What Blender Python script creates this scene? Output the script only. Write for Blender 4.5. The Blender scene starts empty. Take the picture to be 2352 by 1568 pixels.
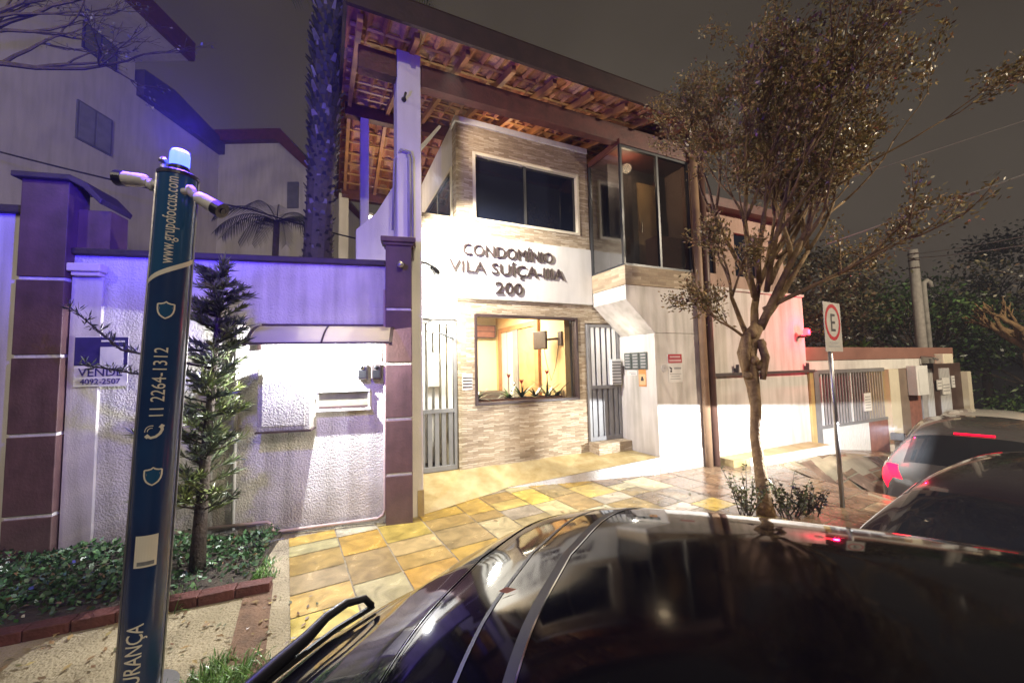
import bpy, math, random
import numpy as np
from mathutils import Vector, Matrix
R = math.radians
S = bpy.context.scene
COL = S.collection
rnd = random.Random(7)

# ------------------------------------------------------------------ camera
cam_d = bpy.data.cameras.new('camera')
cam_d.sensor_width = 36.0
cam_d.lens = 36.0 * 900.0 / 2352.0
cam_d.clip_start = 0.02
cam_d.clip_end = 600
cam = bpy.data.objects.new('camera', cam_d)
COL.objects.link(cam)
_p, _r = math.atan(59 / 900), R(1.25)
_f = Vector((0, math.cos(_p), math.sin(_p)))
_x0 = Vector((1, 0, 0)); _u0 = _x0.cross(_f)
_x = _x0 * math.cos(_r) - _u0 * math.sin(_r)
_u = _u0 * math.cos(_r) + _x0 * math.sin(_r)
cam.matrix_world = Matrix(((_x.x, _u.x, -_f.x, 0), (_x.y, _u.y, -_f.y, 0), (_x.z, _u.z, -_f.z, 1.7), (0, 0, 0, 1)))
S.camera = cam

# ------------------------------------------------------------------ night sky, exposure
W = bpy.data.worlds.new('World'); S.world = W; W.use_nodes = True
nt = W.node_tree; nt.nodes.clear()
wo = nt.nodes.new('ShaderNodeOutputWorld'); bg = nt.nodes.new('ShaderNodeBackground')
tc = nt.nodes.new('ShaderNodeTexCoord'); nz = nt.nodes.new('ShaderNodeTexNoise'); cr = nt.nodes.new('ShaderNodeValToRGB')
nz.inputs['Scale'].default_value = 1.3; nz.inputs['Detail'].default_value = 4
cr.color_ramp.elements[0].position = 0.3; cr.color_ramp.elements[0].color = (.036, .028, .021, 1)
cr.color_ramp.elements[1].position = 0.75; cr.color_ramp.elements[1].color = (.092, .075, .057, 1)
nt.links.new(tc.outputs['Generated'], nz.inputs['Vector']); nt.links.new(nz.outputs['Fac'], cr.inputs['Fac'])
nt.links.new(cr.outputs['Color'], bg.inputs['Color']); bg.inputs['Strength'].default_value = 1.0
nt.links.new(bg.outputs[0], wo.inputs[0])
S.view_settings.view_transform = 'Standard'; S.view_settings.look = 'None'
S.view_settings.exposure = 0.0; S.view_settings.gamma = 1.0
try:
    S.cycles.use_denoising = True
    S.cycles.max_bounces = 8; S.cycles.transparent_max_bounces = 16
    S.cycles.sample_clamp_indirect = 4.0
    S.cycles.caustics_reflective = False; S.cycles.caustics_refractive = False
except Exception:
    pass

# ------------------------------------------------------------------ frames
A25 = R(25)
GO = (-1.1, 4.62); GU = (math.cos(A25), math.sin(A25)); GV = (-math.sin(A25), math.cos(A25))
def G(u, v, z):                      # the gatehouse: u along the street front, v inwards
    return (GO[0] + GU[0] * u + GV[0] * v, GO[1] + GU[1] * u + GV[1] * v, z)
A14 = R(13.6)
LO = (-1.45, 4.5); LU = (math.cos(A14), math.sin(A14)); LV = (-math.sin(A14), math.cos(A14))
def L(s, d, z):                      # the left boundary wall: s along it, d inwards
    return (LO[0] + LU[0] * s + LV[0] * d, LO[1] + LU[1] * s + LV[1] * d, z)
def WD(x, y, z): return (x, y, z)
def gu(x, y): return (x - GO[0]) * GU[0] + (y - GO[1]) * GU[1]
def gv(x, y): return (x - GO[0]) * GV[0] + (y - GO[1]) * GV[1]
def ld(x, y): return (x - LO[0]) * LV[0] + (y - LO[1]) * LV[1]
def fall(u):                         # the street drops away to the right
    t = max(0.0, u - 6.6)
    return -0.13 * t if t > 1 else -0.065 * t * t - 0.0 * t if t < 1 else -0.13 * t
def fall(u):
    t = max(0.0, u - 6.9)
    return -0.075 * t * t if t < 0.8 else -0.048 - 0.12 * (t - 0.8)

def _sm(t): t = min(1.0, max(0.0, t)); return t * t * (3 - 2 * t)
def fall2(x, y):                     # pavement level, with the lowered driveway apron on the right
    u, v = gu(x, y), gv(x, y)
    return fall(u) - (.58 - .20 * _sm((u - 9.3) / 1.6)) * _sm((u - 5.3) / 1.4) * _sm((-v - .5) / .8)
def road_z(x, y):
    u = gu(x, y); return -.16 - .14 * max(0.0, min(u, 6.5) - 2.4) - .06 * max(0.0, min(u, 8.5) - 6.5) - .05 * max(0.0, min(u, 40) - 8.5)
# ------------------------------------------------------------------ lamps
def lamp(name, kind, loc, power, color, size=.05, target=None, angle=None, blend=.3):
    d = bpy.data.lights.new(name, kind); d.energy = power; d.color = color
    if kind == 'AREA': d.size = size
    else: d.shadow_soft_size = size
    if kind == 'SPOT': d.spot_size = R(angle or 90); d.spot_blend = blend
    o = bpy.data.objects.new(name, d); COL.objects.link(o); o.location = loc
    if target is not None:
        o.rotation_euler = (Vector(target) - Vector(loc)).to_track_quat('-Z', 'Y').to_euler()
    return o
WARM = (1, .80, .56); NEUT = (1, .93, .82); COOL = (.86, .93, 1)
lamp('street_lamp_and_fill', 'SPOT', (3.5, -7.0, 8.5), 2000, (1, .86, .68), .25, (1.5, 5.5, 2.0), 115, .5)
lamp('street_lamp_and_fill', 'SPOT', (-5.0, -3.0, 7.5), 2300, (1, .88, .72), .25, (-12.0, 10.0, 9.5), 62, .6)  # added fill spot for the apartment walls only, not a street lamp
lamp('street_lamp_and_fill', 'SPOT', (-6.5, -2.0, 7.5), 520, (1, .90, .74), .25, (-6.5, 6, 3.5), 125, .5)
lamp('street_lamp_and_fill', 'SPOT', (12.5, 1.0, 7.0), 5600, (1, .84, .62), .25, (9.5, 8.5, 1.0), 120, .5)
lamp('beacon_light', 'POINT', (-1.887, 2.2, 3.07), 235, (.12, .05, 1), .05)
lamp('beacon_light', 'SPOT', (-1.902, 2.2, 3.03), 1250, (.03, .02, 1), .04, (-4.9, 4.0, 5.6), 118, 1.0)  # extra spot added to strengthen the beacon's halo and the blue on the fascia
lamp('awning_light', 'POINT', L(-.60, -.27, 1.99), 330, (.97, .98, 1), .015)
lamp('porch_spot_light', 'SPOT', G(.16, -.12, 4.05), 900, (1, .95, .84), .03, G(1.35, .87, 2.75), 104, .6)
lamp('globe_light', 'POINT', G(.36, .62, 2.25), 105, (1, .96, .86), .07)
lamp('porch_ceiling_light', 'POINT', G(-.1, 3.1, 5.1), 36, WARM, .08)
lamp('under_roof_light', 'POINT', G(1.9, 1.6, 5.62), 16, (1, .66, .38), .08)
lamp('room_light', 'AREA', G(1.75, 2.3, 2.86), 270, (1, .87, .66), .9, G(1.75, 2.3, 0))
lamp('balcony_light', 'POINT', G(3.50, .22, 4.95), 46, (1, .80, .55), .08)
lamp('red_beacon_light', 'POINT', G(7.50, -.30, 2.27), 52, (1, .01, .07), .04)
lamp('eave_fill_light', 'SPOT', G(.35, -.30, 5.35), 560, (1, .86, .52), .05, G(.1, -1.3, 0), 64, .9)  # made-up spot under the eave, added to brighten the paving
lamp('eave_fill_light', 'SPOT', G(.30, .26, 5.46), 150, (1, .82, .60), .04, G(2.6, .87, 4.7), 74, 1.0)  # made-up spot behind the beam, added to warm the upper stone facade
lamp('recess_light', 'POINT', G(3.38, .45, 2.12), 4.5, (1, .95, .80), .04)
lamp('gate_yard_light', 'POINT', G(10.0, 1.3, .6), 60, (1, .62, .22), .05)
# low headlamp-like beam on the right-hand wall: added unseen lamp with a level cut-off
hl = lamp('unseen_beam_light', 'POINT', G(4.80, -2.45, .93), 1300, (.95, .98, 1), .02)
hd = hl.data; hd.use_nodes = True
hn = hd.node_tree; em = [n for n in hn.nodes if n.type == 'EMISSION'][0]
tcl = hn.nodes.new('ShaderNodeTexCoord'); dp = hn.nodes.new('ShaderNodeVectorMath'); dp.operation = 'DOT_PRODUCT'
# beam below a plane that tilts slightly along the street, on the wall side only
tilt = .062
nrm = Vector((GU[0] * tilt, GU[1] * tilt, 1.0)).normalized()
dp.inputs[1].default_value = nrm
mr = hn.nodes.new('ShaderNodeMapRange'); mr.inputs['From Min'].default_value = .030; mr.inputs['From Max'].default_value = .012
mr.inputs['To Min'].default_value = 0; mr.inputs['To Max'].default_value = 1; mr.clamp = True
dp2 = hn.nodes.new('ShaderNodeVectorMath'); dp2.operation = 'DOT_PRODUCT'; dp2.inputs[1].default_value = (GV[0], GV[1], 0)
mr2 = hn.nodes.new('ShaderNodeMapRange'); mr2.inputs['From Min'].default_value = .12; mr2.inputs['From Max'].default_value = .3; mr2.clamp = True
mm = hn.nodes.new('ShaderNodeMath'); mm.operation = 'MULTIPLY'
hn.links.new(tcl.outputs['Normal'], dp.inputs[0]); hn.links.new(tcl.outputs['Normal'], dp2.inputs[0])
hn.links.new(dp.outputs['Value'], mr.inputs['Value']); hn.links.new(dp2.outputs['Value'], mr2.inputs['Value'])
mr3 = hn.nodes.new('ShaderNodeMapRange'); mr3.inputs['From Min'].default_value = -.55; mr3.inputs['From Max'].default_value = -.28; mr3.inputs['To Min'].default_value = .04; mr3.clamp = True
m3 = hn.nodes.new('ShaderNodeMath'); m3.operation = 'MULTIPLY'
hn.links.new(dp.outputs['Value'], mr3.inputs['Value']); hn.links.new(mr3.outputs[0], m3.inputs[0]); hn.links.new(mr.outputs[0], m3.inputs[1])
hn.links.new(m3.outputs[0], mm.inputs[0]); hn.links.new(mr2.outputs[0], mm.inputs[1])
hn.links.new(mm.outputs[0], em.inputs['Strength'])

# ------------------------------------------------------------------ materials
def _nodes(name):
    m = bpy.data.materials.new(name); m.use_nodes = True
    n = m.node_tree; b = n.nodes.get('Principled BSDF')
    return m, n, b
def _ramp(n, stops):
    r = n.nodes.new('ShaderNodeValToRGB')
    e = r.color_ramp.elements
    while len(e) < len(stops): e.new(.5)
    for k, (p, c) in enumerate(stops):
        e[k].position = p; e[k].color = (*c, 1)
    return r
def mat(name, c, rough=.6, var=.12, scale=6, bump=0., bscale=40, metal=0, spec=.5, coat=0, c2=None, stain=0, detail=5, grime=0):
    m, n, b = _nodes(name)
    tcn = n.nodes.new('ShaderNodeTexCoord')
    t = n.nodes.new('ShaderNodeTexNoise'); t.inputs['Scale'].default_value = scale; t.inputs['Detail'].default_value = detail
    n.links.new(tcn.outputs['Object'], t.inputs['Vector'])
    if c2 is None:
        lo = tuple(max(0, x * (1 - var)) for x in c); hi = tuple(min(1, x * (1 + var)) for x in c)
    else: lo, hi = c, c2
    r = _ramp(n, [(.3, lo), (.7, hi)])
    n.links.new(t.outputs['Fac'], r.inputs['Fac'])
    out = r.outputs['Color']
    if stain:
        mp = n.nodes.new('ShaderNodeMapping'); mp.inputs['Scale'].default_value = (3, 3, .35)
        t2 = n.nodes.new('ShaderNodeTexNoise'); t2.inputs['Scale'].default_value = 2.5; t2.inputs['Detail'].default_value = 6
        n.links.new(tcn.outputs['Object'], mp.inputs['Vector']); n.links.new(mp.outputs[0], t2.inputs['Vector'])
        r2 = _ramp(n, [(.42, (1, 1, 1)), (.72, (1 - stain, 1 - stain, 1 - stain * 1.15))])
        n.links.new(t2.outputs['Fac'], r2.inputs['Fac'])
        mx = n.nodes.new('ShaderNodeMix'); mx.data_type = 'RGBA'; mx.blend_type = 'MULTIPLY'; mx.inputs[0].default_value = 1
        n.links.new(out, mx.inputs[6]); n.links.new(r2.outputs['Color'], mx.inputs[7]); out = mx.outputs[2]
    if grime:                        # splash dirt low on the wall, with an uneven upper edge
        sz = n.nodes.new('ShaderNodeSeparateXYZ'); n.links.new(tcn.outputs['Object'], sz.inputs[0])
        t4 = n.nodes.new('ShaderNodeTexNoise'); t4.inputs['Scale'].default_value = 4; t4.inputs['Detail'].default_value = 8; n.links.new(tcn.outputs['Object'], t4.inputs['Vector'])
        ma = n.nodes.new('ShaderNodeMath'); ma.operation = 'MULTIPLY_ADD'; ma.inputs[1].default_value = -.9; n.links.new(t4.outputs['Fac'], ma.inputs[0]); n.links.new(sz.outputs[2], ma.inputs[2])
        mr4 = n.nodes.new('ShaderNodeMapRange'); mr4.inputs['From Min'].default_value = -.45; mr4.inputs['From Max'].default_value = .12; mr4.inputs['To Min'].default_value = 1 - grime; n.links.new(ma.outputs[0], mr4.inputs['Value'])
        mg = n.nodes.new('ShaderNodeMix'); mg.data_type = 'RGBA'; mg.inputs[6].default_value = (.13, .10, .07, 1)
        n.links.new(mr4.outputs[0], mg.inputs[0]); n.links.new(out, mg.inputs[7]); out = mg.outputs[2]
    n.links.new(out, b.inputs['Base Color'])
    b.inputs['Roughness'].default_value = rough; b.inputs['Metallic'].default_value = metal
    b.inputs['Specular IOR Level'].default_value = spec
    if coat: b.inputs['Coat Weight'].default_value = coat; b.inputs['Coat Roughness'].default_value = .03
    if bump:
        t3 = n.nodes.new('ShaderNodeTexNoise'); t3.inputs['Scale'].default_value = bscale; t3.inputs['Detail'].default_value = 6
        n.links.new(tcn.outputs['Object'], t3.inputs['Vector'])
        bp = n.nodes.new('ShaderNodeBump'); bp.inputs['Strength'].default_value = bump; bp.inputs['Distance'].default_value = .02
        n.links.new(t3.outputs['Fac'], bp.inputs['Height']); n.links.new(bp.outputs[0], b.inputs['Normal'])
    return m
def glow(name, c, s):
    m, n, b = _nodes(name)
    b.inputs['Base Color'].default_value = (*c, 1); b.inputs['Emission Color'].default_value = (*c, 1)
    b.inputs['Emission Strength'].default_value = s
    return m
def glass(name, tint=(1, 1, 1), refl=1.0, rough=.01):
    m, n, b = _nodes(name)
    n.nodes.remove(b)
    o = [x for x in n.nodes if x.type == 'OUTPUT_MATERIAL'][0]
    tr = n.nodes.new('ShaderNodeBsdfTransparent'); tr.inputs[0].default_value = (*tint, 1)
    gl = n.nodes.new('ShaderNodeBsdfGlossy'); gl.inputs['Roughness'].default_value = rough
    fr = n.nodes.new('ShaderNodeFresnel'); fr.inputs['IOR'].default_value = 1.5
    mt = n.nodes.new('ShaderNodeMath'); mt.operation = 'MULTIPLY'; mt.inputs[1].default_value = refl
    mx = n.nodes.new('ShaderNodeMixShader')
    n.links.new(fr.outputs[0], mt.inputs[0]); n.links.new(mt.outputs[0], mx.inputs[0])
    n.links.new(tr.outputs[0], mx.inputs[1]); n.links.new(gl.outputs[0], mx.inputs[2]); n.links.new(mx.outputs[0], o.inputs[0])
    return m
def stone_strip(name, ang, cs, row=.035, width=.22, bump=.9):
    """ledge-stone cladding in thin courses"""
    m, n, b = _nodes(name)
    tcn = n.nodes.new('ShaderNodeTexCoord')
    mp = n.nodes.new('ShaderNodeMapping'); mp.inputs['Rotation'].default_value = (0, 0, -ang)
    n.links.new(tcn.outputs['Object'], mp.inputs['Vector'])
    sx = n.nodes.new('ShaderNodeSeparateXYZ'); n.links.new(mp.outputs[0], sx.inputs[0])
    ad = n.nodes.new('ShaderNodeMath'); ad.operation = 'ADD'
    n.links.new(sx.outputs[0], ad.inputs[0]); n.links.new(sx.outputs[1], ad.inputs[1])
    nw = n.nodes.new('ShaderNodeTexNoise'); nw.inputs['Scale'].default_value = 5; n.links.new(tcn.outputs['Object'], nw.inputs['Vector'])
    mw = n.nodes.new('ShaderNodeMath'); mw.operation = 'MULTIPLY_ADD'; mw.inputs[1].default_value = .07
    n.links.new(nw.outputs['Fac'], mw.inputs[0]); n.links.new(sx.outputs[2], mw.inputs[2])
    cb = n.nodes.new('ShaderNodeCombineXYZ'); n.links.new(ad.outputs[0], cb.inputs[0]); n.links.new(mw.outputs[0], cb.inputs[1])
    br = n.nodes.new('ShaderNodeTexBrick'); br.inputs['Scale'].default_value = 1.0
    br.inputs['Brick Width'].default_value = width; br.inputs['Row Height'].default_value = row
    br.inputs['Mortar Size'].default_value = .004; br.inputs['Mortar Smooth'].default_value = .6
    br.inputs['Color1'].default_value = (0, 0, 0, 1); br.inputs['Color2'].default_value = (1, 1, 1, 1); br.inputs['Mortar'].default_value = (.35, .35, .35, 1)
    n.links.new(cb.outputs[0], br.inputs['Vector'])
    r = _ramp(n, cs)
    t = n.nodes.new('ShaderNodeTexNoise'); t.inputs['Scale'].default_value = 30; t.inputs['Detail'].default_value = 5
    n.links.new(tcn.outputs['Object'], t.inputs['Vector'])
    mxv = n.nodes.new('ShaderNodeMix'); mxv.data_type = 'RGBA'; mxv.inputs[0].default_value = .35
    n.links.new(br.outputs['Color'], mxv.inputs[6]); n.links.new(t.outputs['Color'], mxv.inputs[7])
    n.links.new(mxv.outputs[2], r.inputs['Fac']); n.links.new(r.outputs['Color'], b.inputs['Base Color'])
    hm = n.nodes.new('ShaderNodeMath'); hm.operation = 'MULTIPLY_ADD'; hm.inputs[1].default_value = -1.2
    n.links.new(br.outputs['Fac'], hm.inputs[0]); n.links.new(mxv.outputs[2], hm.inputs[2])
    bp = n.nodes.new('ShaderNodeBump'); bp.inputs['Strength'].default_value = bump; bp.inputs['Distance'].default_value = .02
    n.links.new(hm.outputs[0], bp.inputs['Height']); n.links.new(bp.outputs[0], b.inputs['Normal'])
    b.inputs['Roughness'].default_value = .75
    return m
def attr_mat(name, rough=.25, scale=9, var=.35, bump=.25, bscale=22, coat=0, stretch=(1, 1, 1)):
    """per-face colour with weathering, for pieces that differ one by one (slabs, tiles, leaves)"""
    m, n, b = _nodes(name)
    at = n.nodes.new('ShaderNodeAttribute'); at.attribute_name = 'Col'
    tcn = n.nodes.new('ShaderNodeTexCoord'); mp = n.nodes.new('ShaderNodeMapping'); mp.inputs['Scale'].default_value = stretch
    n.links.new(tcn.outputs['Object'], mp.inputs['Vector'])
    t = n.nodes.new('ShaderNodeTexNoise'); t.inputs['Scale'].default_value = scale; t.inputs['Detail'].default_value = 7; t.inputs['Distortion'].default_value = .8
    n.links.new(mp.outputs[0], t.inputs['Vector'])
    r = _ramp(n, [(.3, (1 - var,) * 3), (.7, (1 + var * .5,) * 3)])
    n.links.new(t.outputs['Fac'], r.inputs['Fac'])
    mx = n.nodes.new('ShaderNodeMix'); mx.data_type = 'RGBA'; mx.blend_type = 'MULTIPLY'; mx.inputs[0].default_value = 1
    n.links.new(at.outputs['Color'], mx.inputs[6]); n.links.new(r.outputs['Color'], mx.inputs[7])
    n.links.new(mx.outputs[2], b.inputs['Base Color'])
    rr = n.nodes.new('ShaderNodeMapRange'); rr.inputs['To Min'].default_value = rough * .6; rr.inputs['To Max'].default_value = min(1, rough * 1.7)
    n.links.new(t.outputs['Fac'], rr.inputs['Value']); n.links.new(rr.outputs[0], b.inputs['Roughness'])
    if bump:
        t3 = n.nodes.new('ShaderNodeTexNoise'); t3.inputs['Scale'].default_value = bscale; t3.inputs['Detail'].default_value = 5
        n.links.new(tcn.outputs['Object'], t3.inputs['Vector'])
        bp = n.nodes.new('ShaderNodeBump'); bp.inputs['Strength'].default_value = bump; bp.inputs['Distance'].default_value = .01
        n.links.new(t3.outputs['Fac'], bp.inputs['Height']); n.links.new(bp.outputs[0], b.inputs['Normal'])
    return m
M = {}
M['white_paint'] = mat('white_paint', (.66, .64, .60), .7, .06, 3, .15, 60, stain=.14)
M['rough_plaster'] = mat('rough_plaster', (.68, .65, .61), .85, .10, 3, .8, 55, stain=.30, grime=.55)
M['smooth_wall'] = mat('smooth_wall', (.64, .60, .56), .75, .09, 2.0, .15, 70, stain=.32, grime=.4)
M['spatter_wall'] = mat('spatter_wall', (.62, .60, .57), .85, .10, 6, 1.0, 55)
M['maroon_paint'] = mat('maroon_paint', (.105, .052, .050), .55, .25, 5, .12, 40, stain=.3, grime=.35)
M['dark_cap'] = mat('dark_cap', (.035, .022, .022), .6, .3, 8, .3, 30)
M['band_paint'] = mat('band_paint', (.62, .58, .54), .7, .2, 12, .2, 40)
M['stone_clad'] = stone_strip('stone_clad', A25, [(.2, (.30, .225, .14)), (.5, (.44, .345, .23)), (.8, (.58, .49, .36))], .030, .17, 1.0)
M['stone_band'] = stone_strip('stone_band', A25, [(.15, (.27, .20, .13)), (.5, (.42, .33, .22)), (.85, (.58, .48, .35))], .05, .35, .5)
M['dark_wood'] = mat('dark_wood', (.085, .022, .016), .5, .3, 7, .25, 30)
M['wood'] = mat('wood', (.36, .17, .07), .5, .25, 5, .15, 30)
M['light_wood'] = mat('light_wood', (.42, .24, .10), .5, .2, 5, .1, 30)
M['gutter'] = mat('gutter', (.030, .012, .009), .6, .3, 5, .15, 25)
M['tile'] = attr_mat('clay_tile', .75, 25, .35, .3, 40)
M['slab'] = attr_mat('slab_stone', .21, 6, .42, .35, 24, stretch=(1, 1, 1))
M['leafc'] = attr_mat('leaf_green', .32, 3, .25, 0)
M['concrete'] = mat('concrete', (.20, .165, .10), .75, .22, 2.6, 1.0, 55, c2=(.38, .32, .21), detail=9)
M['platform_stone'] = mat('platform_stone', (.30, .215, .08), .5, .3, 5, .7, 14, c2=(.46, .37, .19))
M['asphalt'] = mat('asphalt', (.035, .034, .034), .55, .3, 30, .6, 160)
M['kerb'] = mat('kerb_stone', (.25, .235, .21), .8, .2, 10, .4, 50)
M['soil'] = mat('soil', (.040, .030, .020), .9, .4, 12, .9, 40)
M['brick'] = mat('brick_edge', (.085, .024, .018), .6, .35, 9, .5, 40)
M['steel'] = mat('galvanised_steel', (.42, .41, .40), .35, .12, 12, .08, 50, metal=.9)
M['chrome'] = mat('chrome', (.75, .76, .78), .12, .04, 5, metal=1)
M['gray_gate'] = mat('gray_gate', (.20, .195, .195), .45, .12, 6)
M['steel_bar'] = mat('steel_bar', (.34, .32, .31), .45, .1, 6)
M['white_bar'] = mat('white_bar', (.72, .72, .70), .4, .05, 6)
M['black_plastic'] = mat('black_plastic', (.012, .012, .013), .4, .2, 8)
M['cast_metal'] = mat('cast_metal', (.075, .06, .055), .5, .3, 8, .2, 30)
M['frame_white'] = mat('frame_white', (.66, .60, .46), .5, .05, 5)
M['frame_dark'] = mat('frame_dark', (.055, .033, .030), .45, .2, 6)
M['alu'] = mat('anodised_frame', (.06, .062, .066), .35, .1, 5, metal=.6)
M['tinted'] = mat('tinted_glass', (.006, .008, .016), .04, .1, 2, spec=.7)
M['clear_glass'] = glass('clear_glass', (.96, .97, .96), .8)
M['balcony_glass'] = glass('balcony_glass', (.62, .60, .57), .7)
M['side_glass'] = glass('side_glass', (.45, .46, .47), .35, .12)
M['room_wall'] = mat('room_wall', (.74, .66, .46), .8, .05, 2, .05, 40)
M['room_orange'] = mat('room_orange', (.72, .50, .25), .7, .06, 2)
M['room_floor'] = mat('room_floor', (.28, .2, .13), .5, .2, 5)
M['letter'] = mat('letter_metal', (.060, .042, .040), .4, .2, 8)
M['totem_blue'] = mat('totem_print_blue', (.010, .060, .160), .22, .25, 2.2, spec=.5, coat=.4, c2=(.016, .090, .20))
M['totem_navy'] = mat('totem_print_navy', (.010, .016, .065), .22, .3, 1.8, spec=.5, coat=.4, c2=(.014, .055, .16))
M['cream_print'] = mat('cream_print', (.70, .66, .56), .4, .05, 8)
M['sticker_gray'] = mat('sticker_gray', (.20, .21, .22), .5, .3, 30)
M['beacon'] = glow('beacon_glow', (.045, .075, 1.0), 8)
M['red_glow'] = glow('red_glow', (1.0, .03, .04), 9)
M['taillight'] = glow('taillight_glow', (1.0, .0, .022), 3.5)
M['lamp_glow'] = glow('lamp_glow', (1, .95, .85), 14)
m, n, b = _nodes('polycarbonate'); n.nodes.remove(b); tl = n.nodes.new('ShaderNodeBsdfTranslucent'); tl.inputs[0].default_value = (.80, .76, .62, 1)
df = n.nodes.new('ShaderNodeBsdfDiffuse'); df.inputs[0].default_value = (.80, .77, .68, 1); mx = n.nodes.new('ShaderNodeMixShader'); mx.inputs[0].default_value = .5
n.links.new(tl.outputs[0], mx.inputs[1]); n.links.new(df.outputs[0], mx.inputs[2]); n.links.new(mx.outputs[0], [x for x in n.nodes if x.type == 'OUTPUT_MATERIAL'][0].inputs[0]); M['poly'] = m
M['bark'] = mat('bark', (.10, .055, .022), .8, .35, 9, 1.0, 30, c2=(.26, .165, .075))
M['bark_dark'] = mat('bark_dark', (.055, .040, .028), .85, .4, 14, .8, 35)
M['palm_bark'] = attr_mat('palm_bark', .8, 14, .4, .5, 30)
M['paper'] = mat('paper_sign', (.70, .68, .64), .6, .05, 10)
M['print_ink'] = mat('print_ink', (.045, .04, .045), .6, .1, 8)
M['print_gray'] = mat('print_gray', (.34, .33, .33), .6, .1, 8)
M['sign_red'] = mat('sign_red', (.42, .018, .030), .5, .1, 8)
M['sign_navy'] = mat('sign_navy', (.030, .020, .13), .5, .2, 8)
M['sign_orange'] = mat('sign_orange', (.62, .27, .08), .5, .1, 8)
M['keypad'] = mat('keypad_green', (.080, .095, .085), .4, .3, 30)
M['terracotta'] = mat('terracotta', (.24, .10, .07), .7, .2, 8)
M['flower_red'] = mat('flower_red', (.55, .03, .03), .5, .2, 8)
M['apartment_wall'] = mat('apartment_wall', (.46, .43, .39), .85, .08, 1.2, .2, 30, stain=.15)
M['neighbor_wall'] = mat('neighbor_wall', (.40, .27, .22), .85, .12, 1.5, .3, 30, stain=.25)
M['shutter'] = mat('shutter', (.11, .11, .125), .5, .15, 5)
M['shutter_pale'] = mat('shutter_pale', (.19, .19, .20), .5, .15, 5)
M['paint_black'] = mat('car_paint_black', (.0045, .0045, .005), .07, .1, 4, spec=.5, coat=0)
_n = M['paint_black'].node_tree; _b = _n.nodes['Principled BSDF']; _t = _n.nodes.new('ShaderNodeTexNoise'); _t.inputs['Scale'].default_value = 5; _t.inputs['Detail'].default_value = 8
_c = _n.nodes.new('ShaderNodeTexCoord'); _m = _n.nodes.new('ShaderNodeMapRange'); _m.inputs['From Min'].default_value = .35; _m.inputs['From Max'].default_value = .7; _m.inputs['To Min'].default_value = .05; _m.inputs['To Max'].default_value = .11
_n.links.new(_c.outputs['Object'], _t.inputs['Vector']); _n.links.new(_t.outputs['Fac'], _m.inputs['Value']); _n.links.new(_m.outputs[0], _b.inputs['Roughness'])
M['paint_plum'] = mat('car_paint_plum', (.020, .014, .018), .22, .1, 4, spec=.5, coat=1)
M['paint_gray'] = mat('car_paint_gray', (.070, .066, .062), .25, .1, 4, spec=.5, coat=.8)
M['paint_pale'] = mat('car_paint_pale', (.55, .53, .48), .25, .05, 4, spec=.5, coat=.8)
M['car_glass'] = mat('car_glass', (.018, .019, .021), .05, .1, 2, spec=.8)
M['rubber'] = mat('rubber', (.008, .008, .008), .5, .2, 8)
M['plate'] = mat('number_plate', (.5, .5, .5), .5, .1, 8)

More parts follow.
